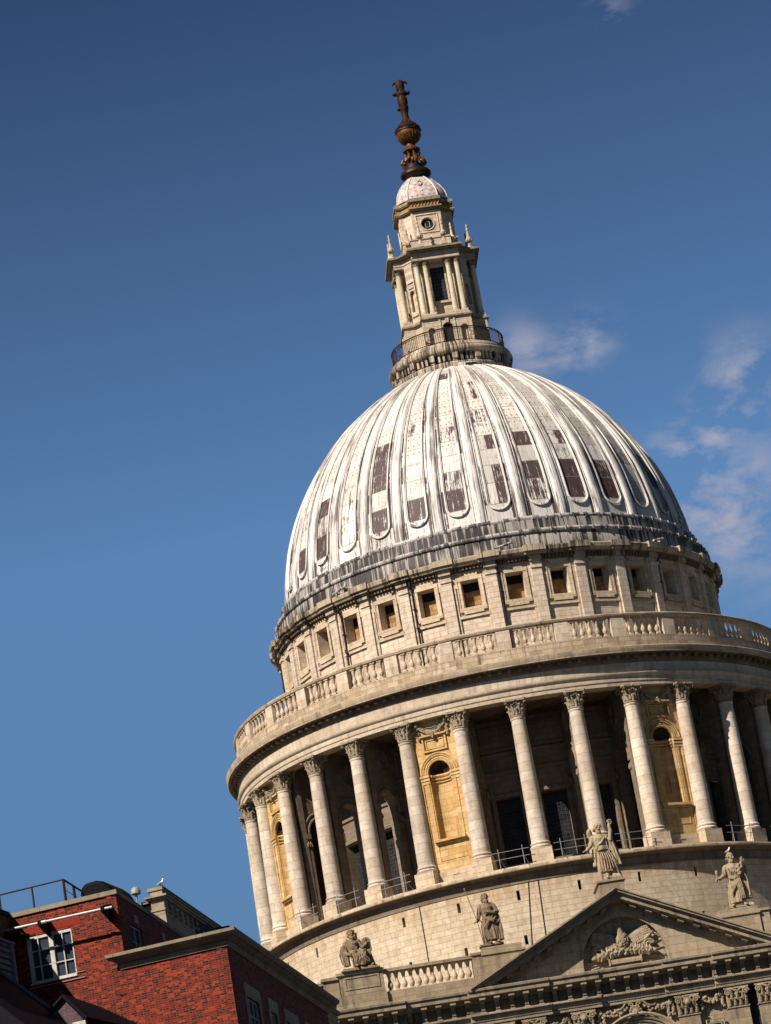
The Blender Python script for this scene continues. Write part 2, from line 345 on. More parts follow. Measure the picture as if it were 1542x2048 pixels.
def cupola_lead():
    s = NT('cupola_lead'); o = s.obj()
    vo = s.n('ShaderNodeTexVoronoi', {'Vector': s.mapv(o, (1, 1, 1)), 'Scale': 2.6, 'Randomness': .35}).outputs['Distance']
    f = s.noise(o, 3.0, 5, .7)
    c = s.mix(s.rng(f, .42, .62, 0, .8), C(.50,.44,.40), C(.20,.125,.11))
    c = s.mix(s.math('MULTIPLY', s.math('LESS_THAN', vo, .16), .9), c, C(.07,.05,.045))
    return s.out(c, .6, f, .02, .4)
M['cupola'] = cupola_lead()
def brick(name, cols, mortar, fac=1.0):
    s = NT(name); o = s.obj(); x = s.n('ShaderNodeSeparateXYZ', {0: o})
    u = s.math('ADD', x.outputs[0], x.outputs[1]); uv = s.n('ShaderNodeCombineXYZ', {0: u, 1: x.outputs[2], 2: 0.0}).outputs[0]
    br = s.n('ShaderNodeTexBrick', {'Vector': uv, 'Color1': C(0,0,0), 'Color2': C(1,1,1), 'Mortar': C(.5,.5,.5), 'Scale': 1.0, 'Mortar Size': .0065, 'Mortar Smooth': .1, 'Bias': 0.0, 'Brick Width': .235, 'Row Height': .0755})
    br.offset = .25; br.squash = .5; br.squash_frequency = 2
    tone = s.n('ShaderNodeSeparateColor', {0: br.outputs['Color']}).outputs[0]
    big = s.noise(o, 1.3, 3, .5)
    t = s.math('ADD', tone, s.math('MULTIPLY', s.math('SUBTRACT', big, .5), .4))
    cr = s.n('ShaderNodeValToRGB', {0: t}); cr.color_ramp.interpolation = 'CONSTANT'
    el = cr.color_ramp.elements
    el[0].position = 0; el[0].color = C(*cols[0]); el[1].position = .10; el[1].color = C(*cols[1])
    for p, c in zip((.26, .55, .80), cols[2:]): q = el.new(p); q.color = C(*c)
    n = s.noise(o, 30, 3, .6)
    c = s.mix(s.rng(n, .3, .8, 0, .4), cr.outputs[0], C(*[k*.4 for k in cols[2]]))
    c = s.mix(s.math('MULTIPLY', br.outputs['Fac'], .8), c, C(*mortar))
    return s.out(c, .85, s.math('MULTIPLY', br.outputs['Fac'], -1.0), .01, .6)
M['brick'] = brick('red_brick', [(.010,.007,.006), (.035,.004,.004), (.10,.006,.004), (.155,.009,.005), (.27,.028,.008)], (.20,.075,.032))
M['brickm'] = plain('lintel_brick', (.24,.02,.008), .85, alt=(.12,.012,.006), scale=9)
M['brickdark'] = brick('brown_brick', [(.015,.012,.010), (.04,.018,.010), (.06,.025,.012), (.09,.03,.012), (.12,.045,.02)], (.26,.19,.12))

# ================================================================== ground
g = MB(); g.box(-1500, 1500, -1500, 2500, -1, 0); o = g.build('ground', M['ground'], smooth=False); struct(o)
g = MB(); g.box(-200, 200, -110, -96, 0, .004); o = g.build('road', M['asphalt'], smooth=False); struct(o)

# ================================================================== the cathedral
cat = empty('cathedral'); tag(cat, 'pale stone domed cathedral with colonnaded drum, ribbed lead dome and tall lantern', 'cathedral')
def ring(prof, name, mat, n=192, label=None, parent=cat):
    b = MB(); b.lathe(prof, n); return b.build(name, mat, parent, label)
def cyl_wall(b, R, a0, a1, z0, z1, ops, depth, step=2.25):
    """wall of radius R with openings (phi0, phi1, z0, z1), each with reveals going in by depth"""
    As = sorted(set([round(a0+(a1-a0)*i/max(1, round((a1-a0)/step)), 4) for i in range(max(1, round((a1-a0)/step))+1)]+[round(v, 4) for o in ops for v in o[:2]]))
    Zs = sorted(set([z0, z1]+[v for o in ops for v in o[2:4]]))
    for i in range(len(As)-1):
        for j in range(len(Zs)-1):
            am, zm = (As[i]+As[i+1])/2, (Zs[j]+Zs[j+1])/2
            if any(o[0] < am < o[1] and o[2] < zm < o[3] for o in ops): continue
            b.add([P(As[i], R, Zs[j]), P(As[i+1], R, Zs[j]), P(As[i+1], R, Zs[j+1]), P(As[i], R, Zs[j+1])], [(0,1,2,3)])
    for (p, q, y, t) in ops:
        r = R-depth
        for A in ((p, y, p, t), (q, y, q, t)):
            b.add([P(A[0], R, A[1]), P(A[0], r, A[1]), P(A[0], r, A[3]), P(A[0], R, A[3])], [(0,1,2,3)])
        for z in (y, t): b.add([P(p, R, z), P(q, R, z), P(q, r, z), P(p, r, z)], [(0,1,2,3)])
BAYS = range(-9, 10); KS = [k*11.25+5.625 for k in range(-10, 10)]      # bay centres m*11.25, columns between them

# --- podium wall with its small square holes
b = MB(); ops = []
for m in range(-16, 16):
    ops += [(m*11.25-.3, m*11.25+.3, 45.62, 46.24), (m*11.25-.3, m*11.25+.3, 42.78, 43.38)]
cyl_wall(b, 19.9, -180, 180, 27, 46.7, ops, .6)
b.build('podium_wall', M['drum'], cat, smooth=False)
b = MB(); b.lathe([(19.3,27), (19.3,46.5)], 96); b.build('podium_core', M['void'], cat)
ring([(20.5,47.385), (20.52,47.42), (20.5,47.585), (20.42,47.62), (15.3,47.64)], 'podium_cornice', M['weather'])
ring([(19.9,46.66), (19.95,46.66), (19.95,47.28), (20.08,47.36), (20.5,47.385)], 'podium_cornice_bed', M['soot_shade_ring'])
ring([(20.0,47.63), (20.0,47.78), (18.1,47.79), (18.1,47.63)], 'stylobate', M['cyl'])
# lightning cables down the podium
for a0, z0, a1, z1 in ((-30.06,46.7,-29.97,40), (-9.06,46.7,-11.3,40), (-7.29,46.7,-8.0,40)):
    b = MB(); b.tube([P(a0+(a1-a0)*t/6, 19.95, z0+(z1-z0)*t/6) for t in range(7)], .022, 5); b.build('cable', M['pipe'], cat)

# --- inner drum wall behind the colonnade, with tall windows
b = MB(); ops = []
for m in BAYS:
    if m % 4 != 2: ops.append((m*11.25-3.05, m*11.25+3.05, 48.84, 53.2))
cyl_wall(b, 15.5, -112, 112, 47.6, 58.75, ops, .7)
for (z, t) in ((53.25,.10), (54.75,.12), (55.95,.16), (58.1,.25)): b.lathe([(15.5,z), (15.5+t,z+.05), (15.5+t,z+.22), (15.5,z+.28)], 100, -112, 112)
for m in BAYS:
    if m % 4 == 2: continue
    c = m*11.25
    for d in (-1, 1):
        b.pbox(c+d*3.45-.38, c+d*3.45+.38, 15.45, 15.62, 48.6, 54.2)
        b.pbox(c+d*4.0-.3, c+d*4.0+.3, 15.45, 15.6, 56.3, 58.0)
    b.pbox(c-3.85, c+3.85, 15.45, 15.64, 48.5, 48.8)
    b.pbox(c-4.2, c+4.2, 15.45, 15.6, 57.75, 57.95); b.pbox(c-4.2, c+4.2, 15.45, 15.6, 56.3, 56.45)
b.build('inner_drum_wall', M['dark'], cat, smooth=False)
win = None
b = MB(); b.box(-.82, .82, 0, .03, 48.84, 53.2); pm = b.mesh('window', M['glassdark'], False)
b = MB()
for i in range(1, 7): b.box(-.82+i*1.64/7-.012, -.82+i*1.64/7+.012, -.03, 0, 48.84, 53.2)
for i in range(1, 17): b.box(-.82, .82, -.03, 0, 48.84+i*.257-.012, 48.84+i*.257+.012)
gm = b.mesh('glazing_bars', M['glazing'], False)
for m in BAYS:
    if m % 4 == 2: continue
    w = link('window', pm, cat); place(w, m*11.25, 14.95, 0); gl = link('glazing_bars', gm, w)
ring([(15.4,58.72), (18.7,58.72)], 'colonnade_ceiling', M['dark'], 128)

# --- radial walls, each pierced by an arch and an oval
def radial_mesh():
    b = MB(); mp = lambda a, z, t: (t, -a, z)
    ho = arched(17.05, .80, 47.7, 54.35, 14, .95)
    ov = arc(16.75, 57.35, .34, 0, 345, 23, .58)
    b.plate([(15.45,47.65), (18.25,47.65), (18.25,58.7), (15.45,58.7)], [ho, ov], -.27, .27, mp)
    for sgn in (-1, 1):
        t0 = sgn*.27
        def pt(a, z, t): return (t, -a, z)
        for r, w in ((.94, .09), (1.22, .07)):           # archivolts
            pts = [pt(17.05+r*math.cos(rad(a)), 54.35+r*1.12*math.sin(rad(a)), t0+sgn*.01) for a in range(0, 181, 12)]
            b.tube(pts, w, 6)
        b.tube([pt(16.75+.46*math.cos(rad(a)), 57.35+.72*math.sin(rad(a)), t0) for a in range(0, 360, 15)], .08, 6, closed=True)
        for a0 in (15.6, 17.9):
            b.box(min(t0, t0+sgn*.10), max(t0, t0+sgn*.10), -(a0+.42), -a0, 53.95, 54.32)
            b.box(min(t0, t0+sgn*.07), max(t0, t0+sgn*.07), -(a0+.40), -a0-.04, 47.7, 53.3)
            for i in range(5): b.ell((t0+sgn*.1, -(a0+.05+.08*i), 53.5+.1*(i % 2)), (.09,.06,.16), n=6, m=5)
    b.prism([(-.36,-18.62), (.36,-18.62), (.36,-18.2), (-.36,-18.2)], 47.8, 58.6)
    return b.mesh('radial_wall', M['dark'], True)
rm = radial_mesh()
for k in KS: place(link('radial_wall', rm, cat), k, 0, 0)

# --- Corinthian capital, height 1, bell radius r at foot
def capital_mesh(name, r, h, mat, z0=0.0, half=None):
    b = MB(); b.lathe([(r*1.08,0), (r*1.12,h*.03), (r*1.05,h*.06), (r*.95,h*.08), (r*.97,h*.5), (r*1.1,h*.75), (r*1.28,h*.87), (r*1.2,h*.88)], 24)
    def leaf(a, z0, hh, w, R0, curl):
        prof = [(R0,0), (R0+.05*r,hh*.35), (R0+.10*r,hh*.65), (R0+.24*r,hh*.88), (R0+curl*.75,hh*1.0), (R0+curl,hh*.93), (R0+curl*.95,hh*.82)]
        ws = [.8, 1.0, 1.0, .9, .7, .5, .2]; vs = []
        for (R, z), k in zip(prof, ws):
            for t, dR in ((-1,-.02), (-.55,.05*r), (0,.11*r), (.55,.05*r), (1,-.02)):
                A = a+math.degrees(w*k*t/R); vs.append(P(A, R+dR, z0+z))
        fs = []
        for i in range(len(prof)-1):
            for j in range(4): q = i*5+j; fs.append((q, q+1, q+6, q+5))
        b.add(vs, fs)
    for i in range(8): leaf(i*45, h*.06, h*.40, r*.34, r*.98, r*.34)
    for i in range(8): leaf(i*45+22.5, h*.16, h*.56, r*.32, r*1.0, r*.42)
    H = half or r*1.45
    for i in range(4):                                   # corner volutes and their stems
        a = 45+90*i
        for d in (-1, 1):
            b.tube([P(a+d*26, r*1.1, h*.52), P(a+d*19, r*1.22, h*.72), P(a+d*8, r*1.5, h*.86), P(a+d*2.5, H*1.30, h*.86)], [r*.07, r*.09, r*.10, r*.08], 5)
        c = P(a, H*1.26, h*.76)
        for t in (-1, 1):
            s_ = [];
            for j in range(9):
                th = j*50; rr = r*.17*(1-j/11)
                s_.append((c[0]+math.sin(rad(a))*rr*math.cos(rad(th))+t*math.cos(rad(a))*r*.09, c[1]-math.cos(rad(a))*rr*math.cos(rad(th))+t*math.sin(rad(a))*r*.09, c[2]+rr*math.sin(rad(th))))
            b.tube(s_, r*.065, 5)
        leaf(a, h*.42, h*.34, r*.2, r*1.18, r*.55)
        b.ell(P(90*i, H*1.0, h*.93), (r*.17, r*.17, r*.15), n=7, m=5)
        for d in (-1, 1):
            b.tube([P(90*i+d*20, r*1.1, h*.55), P(90*i+d*12, r*1.3, h*.74), P(90*i+d*5, r*1.36, h*.78), P(90*i+d*8, r*1.36, h*.70)], r*.06, 5)
    pts = []                                             # abacus with hollow sides
    for i in range(4):
        a = 45+90*i
        for d in (-4, 4): pts.append((H*1.42*math.sin(rad(a+d)), -H*1.42*math.cos(rad(a+d))))
        pts += [(H*1.13*math.sin(rad(a+22)), -H*1.13*math.cos(rad(a+22))), (H*1.0*math.sin(rad(a+45)), -H*1.0*math.cos(rad(a+45))), (H*1.13*math.sin(rad(a+68)), -H*1.13*math.cos(rad(a+68)))]
    b.prism(pts, h*.88, h*1.0)
    return b.mesh(name, mat)
# --- the great columns
b = MB(); b.box(-.67, .67, -.67, .67, 47.78, 48.70)
plm = b.mesh('plinth', M['stone'], False)
b = MB(); b.lathe([(0,48.7), (.66,48.7), (.70,48.76), (.70,48.84), (.64,48.90), (.60,48.93), (.60,48.97), (.64,49.0), (.65,49.06), (.61,49.11), (.585,49.13), (.57,49.2)]+
    [(.565-.115*(t**1.6), 49.2+7.98*t) for t in [i/10 for i in range(11)]]+[(.47,57.2), (.49,57.27), (.49,57.34), (.45,57.36)], 28)
shm = b.mesh('column', M['shaft'])
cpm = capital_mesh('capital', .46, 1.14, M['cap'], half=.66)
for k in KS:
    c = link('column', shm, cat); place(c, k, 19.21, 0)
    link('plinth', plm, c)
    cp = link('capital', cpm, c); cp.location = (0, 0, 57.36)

# --- niche bays
def niche_mesh():
    b = MB(); mp = lambda a, z, t: (a, -19.0+t, z)
    hole = arched(0, .72, 50.66, 55.03, 16)
    b.plate([(-1.55,48.6), (1.55,48.6), (1.55,58.6), (-1.55,58.6)], [hole], 0, .14, mp)
    pr = [(.72, z) for z in (50.66, 55.03)]
    nn = 14
    for i in range(nn):                                  # half-round recess
        a0, a1 = PI*i/nn, PI*(i+1)/nn
        q = lambda a, z: (.72*math.cos(a), -19.0+.12+.50*math.sin(a), z)
        b.add([q(a0,50.66), q(a1,50.66), q(a1,55.03), q(a0,55.03)], [(0,1,2,3)])
    b.add([(-.72,-19.0+.1,50.66), (.72,-19.0+.1,50.66), (.72,-18.0,50.66), (-.72,-18.0,50.66)], [(0,1,2,3)])
    for r, w in ((.80,.06), (.92,.05), (1.10,.05), (1.24,.07)):
        b.tube([(r*math.cos(rad(a)), -19.02, 55.03+r*math.sin(rad(a))) for a in range(0, 181, 9)], w, 6)
    for z, t in ((54.40,.06), (54.60,.09), (54.82,.13)): # impost, carried round inside the recess
        b.box(-1.5, -.72, -19.0-t, -18.9, z, z+.16); b.box(.72, 1.5, -19.0-t, -18.9, z, z+.16)
        b.tube([(.70*math.cos(PI*i/14), -19.0+.12+.48*math.sin(PI*i/14)-.02, z+.08) for i in range(15)], t*.9, 6)
    for s_ in (-1, 1):
        b.box(min(s_*1.22, s_*1.50), max(s_*1.22, s_*1.50), -19.07, -18.98, 48.62, 54.38)
        b.box(min(s_*.80, s_*1.02), max(s_*.80, s_*1.02), -19.05, -18.98, 50.7, 54.38)
    def frame(x, z0, z1, w=.10, d=.08):
        b.box(-x, x, -19.0-d, -18.97, z1-w, z1); b.box(-x, x, -19.0-d, -18.97, z0, z0+w)
        b.box(-x, -x+w, -19.0-d, -18.97, z0+w, z1-w); b.box(x-w, x, -19.0-d, -18.97, z0+w, z1-w)
    frame(.82, 56.42, 57.42, .11, .12); frame(.62, 56.60, 57.22, .06, .06)
    b.box(-.9, .9, -19.25, -18.97, 57.42, 57.52)
    b.box(-1.06, 1.06, -19.30, -18.97, 50.50, 50.66); b.box(-.96, .96, -19.18, -18.97, 50.38, 50.50)
    frame(.92, 49.30, 50.34, .04, .03)
    return b.mesh('niche_bay', M['ochre'])
nm = niche_mesh()
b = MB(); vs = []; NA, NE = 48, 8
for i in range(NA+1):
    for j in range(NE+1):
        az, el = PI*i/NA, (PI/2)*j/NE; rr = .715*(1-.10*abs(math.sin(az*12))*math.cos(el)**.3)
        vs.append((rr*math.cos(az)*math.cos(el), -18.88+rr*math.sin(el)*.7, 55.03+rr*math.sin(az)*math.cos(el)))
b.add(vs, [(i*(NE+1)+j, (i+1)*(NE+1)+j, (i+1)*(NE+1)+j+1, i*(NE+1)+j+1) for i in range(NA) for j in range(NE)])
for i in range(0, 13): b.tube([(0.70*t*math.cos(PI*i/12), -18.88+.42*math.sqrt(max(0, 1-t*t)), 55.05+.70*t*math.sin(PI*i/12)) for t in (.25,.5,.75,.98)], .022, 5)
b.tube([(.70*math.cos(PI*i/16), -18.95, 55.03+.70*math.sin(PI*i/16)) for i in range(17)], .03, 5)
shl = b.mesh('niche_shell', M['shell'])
b = MB()                                                  # festoon with two cherub heads
for i in range(26):
    t = i/25; x = -.95+1.9*t; z = 58.15-.55*math.sin(PI*t)
    b.ell((x+.02*math.sin(i*5), -19.12-.06*abs(math.sin(5*i)), z+.05*math.sin(i*3.7)), (.075+.03*math.sin(PI*t), .09, .07+.03*math.sin(PI*t)), n=7, m=5)
for i in range(4): b.tube([(-.9+1.8*t/10, -19.12-.03*i, 58.32-.09*i-(.35+.05*i)*math.sin(PI*t/10)) for t in range(11)], .03, 5)
for s_ in (-1, 1):
    b.ell((s_*.98, -19.2, 58.28), (.15,.15,.18)); b.ell((s_*.98, -19.33, 58.25), (.04,.05,.05), n=6, m=4)
    for q in (-1, 1): b.ell((s_*.98+q*.2, -19.12, 58.18), (.16,.06,.09), n=7, m=5)
    for i in range(7): b.ell((s_*(1.0+.05*math.sin(i*2)), -19.1, 58.0-.11*i), (.12,.1,.09), n=6, m=4)
for i in range(9): b.ell((.09*math.sin(i*2.4), -19.28, 57.55-.03*i+.1*math.cos(i)), (.07,.07,.08), n=6, m=4)
fm = b.mesh('festoon', M['cap'])
b = MB(); b.box(-1.5, 1.5, -19.12, -18.5, 47.79, 48.6); b.box(-.25, .12, -19.16, -19.1, 48.28, 48.36)
bm_ = b.mesh('niche_plinth', M['stone'], False)
for m in (-10, -6, -2, 2, 6):
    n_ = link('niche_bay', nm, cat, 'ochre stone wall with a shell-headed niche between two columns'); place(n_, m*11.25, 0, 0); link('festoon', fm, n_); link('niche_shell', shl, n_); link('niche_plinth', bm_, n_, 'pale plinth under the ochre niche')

# --- entablature of the colonnade
b = MB(); b.lathe([(18.6,58.72), (18.6,58.5), (19.62,58.5), (19.62,58.76), (19.67,58.78), (19.67,59.08), (19.72,59.1), (19.82,59.24), (19.82,59.33), (19.66,59.36)], 192)
b.build('architrave', M['cyl'], cat)
ring([(19.66,59.36), (19.66,60.02)], 'frieze', M['cyl'])
b = MB(); b.lathe([(20.30,60.51), (20.32,60.62), (20.33,60.66), (20.36,60.74), (20.38,60.90), (20.34,60.95), (19.4,61.02)], 192)
b.build('main_cornice', M['weather'], cat)
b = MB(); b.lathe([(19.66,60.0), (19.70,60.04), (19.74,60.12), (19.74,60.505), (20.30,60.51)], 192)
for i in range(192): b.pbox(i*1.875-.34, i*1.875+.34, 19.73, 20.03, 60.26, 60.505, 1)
b.build('cornice_bed', M['soot_shade_ring'], cat)
ring([(19.42,61.0), (19.44,61.9), (19.05,61.9), (19.05,61.3), (15.0,61.3)], 'balustrade_base', M['weather'])
b = MB(); b.pbox(-1.32, 1.32, 19.02, 19.42, 61.88, 63.2, 2); pm2 = b.mesh('balustrade_pier', M['cyl'], False)
for k in range(32): place(link('balustrade_pier', pm2, cat), k*11.25+5.625, 0, 0)
ring([(19.02,63.2), (19.46,63.2), (19.50,63.26), (19.50,63.38), (19.44,63.44), (19.04,63.44), (19.0,63.3), (19.02,63.2)], 'balustrade_rail', M['weather'])
bal_prof = lambda s_, z0, h: [(.13*s_,z0), (.13*s_,z0+.06*h), (.07*s_,z0+.10*h), (.09*s_,z0+.13*h), (.145*s_,z0+.24*h), (.15*s_,z0+.33*h), (.10*s_,z0+.48*h), (.065*s_,z0+.58*h), (.07*s_,z0+.66*h), (.10*s_,z0+.78*h), (.115*s_,z0+.86*h), (.13*s_,z0+.9*h), (.13*s_,z0+h)]
b = MB(); b.box(-.17,.17,-.17,.17,61.88,62.0); b.box(-.17,.17,-.17,.17,63.07,63.21); b.lathe(bal_prof(1.1, 62.0, 1.08), 10)
blm = b.mesh('baluster', M['stone'])
cnt = []
for m in range(-9, 10):
    for d in (-3.1, -1.55, 0, 1.55, 3.1): cnt.append(m*11.25+d)
cnt.sort(key=lambda a: abs(a+6))
for a in cnt[:90]: place(link('baluster', blm, cat), a, 19.22, 0)

# --- attic with its square windows
b = MB(); ops = []
for m in range(-16, 16): ops.append((m*11.25-2.25, m*11.25+2.25, 66.32, 68.15))
cyl_wall(b, 15.2, -180, 180, 61.2, 69.0, ops, .75, 2.8)
b.build('attic_wall', M['attic'], cat, smooth=False)
b = MB(); b.box(-.62, .62, 0, .05, 66.3, 68.2); wm = b.mesh('attic_window', M['void'], False)
b = MB(); b.box(-.5, .62, -.04, 0, 66.3, 67.55); b.box(-.62,.62,-.07,-.04,67.5,67.56); im = b.mesh('infill_board', M['tan'], False)
def afr():
    b = MB(); R = 15.2
    def pb(x0, x1, z0, z1, t): b.box(x0, x1, -R-t, -R+.03, z0, z1)
    for s_ in (-1, 1):
        pb(min(s_*.60,s_*.86), max(s_*.60,s_*.86), 66.05, 68.42, .10)
        pb(min(s_*.86,s_*1.02), max(s_*.86,s_*1.02), 67.75, 68.42, .08)
        pb(min(s_*.80,s_*.88), max(s_*.80,s_*.88), 66.05, 68.40, .15)
    pb(-.86, .86, 68.15, 68.42, .13); pb(-.60, .60, 68.40, 68.86, .12); pb(-.78,.78, 68.62, 68.86, .14)
    pb(-.92, .92, 66.02, 66.30, .14); pb(-.66, .66, 65.86, 66.02, .17); pb(-1.05, 1.05, 65.60, 65.78, .12)
    for s_ in (-1, 1): pb(min(s_*.95,s_*1.1), max(s_*.95,s_*1.1), 61.4, 65.6, .06)
    return b.mesh('window_surround', M['stone'], False)
fr = afr()
for m in range(-9, 10):
    w = link('attic_window', wm, cat); place(w, m*11.25, 14.42, 0); link('infill_board', im, w)
    s_ = link('window_surround', fr, w); s_.location = (0, 14.42, 0)
b = MB(); b.pbox(-1.28, 1.28, 15.1, 15.48, 61.3, 68.9, 2); b.pbox(-1.42, 1.42, 15.1, 15.56, 68.22, 68.42, 2); b.pbox(-1.95, 1.95, 15.1, 15.33, 61.3, 68.9, 2)
pm2 = b.mesh('pilaster', M['attic'], False)
for k in range(32): place(link('pilaster', pm2, cat), k*11.25+5.625, 0, 0)
b = MB(); b.lathe([(15.2,68.66), (15.34,68.70), (15.36,68.80), (15.36,69.04), (15.72,69.06), (15.80,69.2), (15.9,69.27), (15.94,69.5), (15.88,69.58), (15.3,69.70)], 192)
bd = MB(); bd.lathe([(15.37,68.72), (15.39,68.80), (15.39,69.05), (15.74,69.055)], 192)
for i in range(384): bd.pbox(i*.9375-.26, i*.9375+.26, 15.36, 15.58, 68.82, 69.04, 1)
bd.build('dentil_course', M['soot_shade_ring'], cat, smooth=False)
for k in range(32):
    c = k*11.25+5.625; b.pbox(c-2.7, c+2.7, 15.3, 16.06, 69.26, 69.66, 4); b.pbox(c-2.5, c+2.5, 15.3, 15.9, 69.07, 69.26, 4); b.pbox(c-1.5, c+1.5, 15.3, 15.66, 68.7, 69.07, 2)
b.build('attic_cornice', M['atticcorn'], cat, smooth=False)
ring([(15.6,69.68), (15.34,69.76), (15.30,70.66), (15.1,70.94), (14.90,70.98), (14.84,71.74), (14.45,71.98)], 'lead_apron', M['leadband'])
for nm_, R, z, r in (('lead_roll', 15.30, 70.80, .15), ('lead_roll', 14.70, 71.88, .17)):
    b = MB(); b.lathe([(R+r*math.cos(rad(a)), z+r*math.sin(rad(a))) for a in range(0, 361, 40)], 192)
    for i in range(96): b.pbox(i*3.75-.12, i*3.75+.12, R-.05, R+r+.025, z-r*.8, z+r*.85, 1)
    b.build(nm_, M['roll'], cat)
for a in (-92.2, -47.6, -25.9, -3.9+.0, 40.6, 63):              # rainwater pipes
    b = MB(); b.tube([P(a, 15.62, 69.1), P(a, 15.62, 68.6), P(a, 15.42, 68.4), P(a, 15.42, 61.4)], .07, 6)
    for z in (68.3, 67.0, 65.7, 64.4): b.tube([P(a, 15.42, z-.06), P(a, 15.42, z+.06)], .11, 6)
    b.build('downpipe', M['pipe'], cat)
for a in (-45.0, -1.6, 40.7):
    b = MB(); b.tube([P(a-2.1, 16.0, 69.72), P(a+2.1, 15.85, 70.02)], .09, 8); b.pbox(a-1.2, a-.9, 15.5, 16.0, 69.5, 69.75, 1); b.pbox(a+1.0, a+1.3, 15.4, 15.9, 69.6, 69.95, 1)
    b.build('spout', M['roll'], cat, 'slanting pale spout on the attic cornice')

# --- the dome
ZP = [72, 72.7, 73.3, 74, 74.9, 75.6, 76.3, 77, 77.6, 78.2, 78.8, 79.4, 80.05, 80.65, 81.2, 81.8, 82.3, 82.8, 83.3, 83.8, 84.25, 84.7, 85.1, 85.5, 85.9, 86.25, 86.6, 86.95, 87.3]
_pz = [71.9, 73, 74, 75, 76, 77, 78, 79, 80, 81, 82, 83, 84, 85, 86, 86.9, 87.5]
_pr = [14.42, 14.33, 14.15, 13.93, 13.68, 13.33, 12.93, 12.44, 11.87, 11.23, 10.48, 9.66, 8.68, 7.48, 6.08, 4.5, 3.2]
def dR(z): return float(np.interp(z, _pz, _pr))
def smoothR(z): return (dR(z-.35)+2*dR(z)+dR(z+.35))/4
ROWS = [71.9, 73.3, 74.9, 76.3, 77.6, 78.8, 80.05, 81.2, 82.3, 83.3, 84.25, 85.1, 85.9, 86.6, 87.4]
def rowv(z): return float(np.interp(z, ROWS, range(len(ROWS))))
STAIN = {(-1,1):.9, (-1,5):.55, (-2,1):.95, (-2,0):.35, (-3,1):1, (-3,0):.45, (-3,3):.85, (-3,4):.95, (-3,5):.9, (-5,1):1, (-5,2):.6, (-5,3):.95, (-5,0):.5,
         (-6,1):1, (-6,3):.5, (-7,1):.6, (-7,2):.7, (-7,4):.6, (0,1):.9, (0,2):.9, (0,4):.95, (0,8):.7, (1,1):.7, (1,2):.95, (1,4):1, (2,1):1, (2,2):1, (2,3):.45, (2,4):.75, (3,1):1, (3,2):.9, (3,3):.3,
         (4,1):.3, (4,2):.2, (5,2):.9, (5,3):.95, (5,1):.5, (-1,7):.0, (-1,11):.9, (0,9):.6, (-6,2):.3, (3,8):.3, (4,8):.4, (6,3):.6, (-8,2):.7, (-8,4):.5}
HALF = {(0,1), (0,2), (0,4), (2,4), (0,8), (0,9)}
YEL = {(-4): .35, (0): .2, (2): .15}
b = MB(); S = [-.5, -.42, -.36, -.31, -.267, -.2, -.13, -.065, 0, .065, .13, .2, .267, .31, .36, .42]
rs = random.Random(5); strip = {}; ptone = {}
extra = {(m, r): (rs.uniform(.25, .6) if rs.random() < (.26 if r < 7 else .08) else 0) for m in range(-16, 16) for r in range(15)}
for m in range(-16, 16):
    for r in range(15):
        ptone[(m, r)] = rs.random()**1.1
        for s_ in (-1, 1):
            p = .85 if r < 2 else (.5 if r < 6 else .25)
            if m > 1: p *= .7
            strip[(m, s_, r)] = rs.uniform(.5, 1) if rs.random() < p else 0
vs = []; uvs = []; cols = []
for m in range(-16, 16):
    for s in S:
        for z in ZP:
            # panel sunk a little, flanking strips level
            sink = -.07 if abs(s) < .265 and z > 72.6 else (-.045 if abs(s) < .37 and z > 72.6 else 0)
            vs.append(P((m+s)*11.25, smoothR(z)+sink, z)); uvs.append((m+s, rowv(z)))
nz = len(ZP); ncol = 32*len(S); fs = []; stain = []; tone = []
for i in range(ncol):
    j = (i+1) % ncol; m = i//len(S)-16; s0 = S[i % len(S)]; s1 = (S+[.5])[i % len(S)+1]; sm = (s0+s1)/2
    for q in range(nz-1):
        fs.append((i*nz+q, j*nz+q, j*nz+q+1, i*nz+q+1)); r = int(rowv((ZP[q]+ZP[q+1])/2))
        if abs(sm) < .267:
            v = STAIN.get((m, r), extra[(m, r)])
            if (m, r) in HALF and sm < 0: v = 0
            t = ptone[(m, r)]*.6
            if m >= 2: t = min(1, t+.17*(m-1))
        elif abs(sm) < .36: v = strip[(m, 1 if sm > 0 else -1, r)]*(1.15); t = .15+.3*ptone[(m, r)]
        else: v = 0; t = .1
        stain.append(v); tone.append(t)
me = bpy.data.meshes.new('dome_shell'); me.from_pydata(vs, [], fs); me.update()
ul = me.uv_layers.new(name='UVMap'); A = me.attributes.new('stain', 'FLOAT', 'FACE'); B = me.attributes.new('tone', 'FLOAT', 'FACE')
for fi, p in enumerate(me.polygons):
    A.data[fi].value = stain[fi]; B.data[fi].value = tone[fi]
    wrap = fi//(nz-1) == ncol-1
    for li in p.loop_indices:
        vi = me.loops[li].vertex_index; u, v = uvs[vi]
        if wrap and vi < nz: u += 32
        ul.data[li].uv = (u, v)
me.materials.append(M['dome']); me.shade_smooth(); me.set_sharp_from_angle(angle=rad(50))
link('dome_shell', me, cat, 'pale lead dome shell with dark maroon stained sheets')
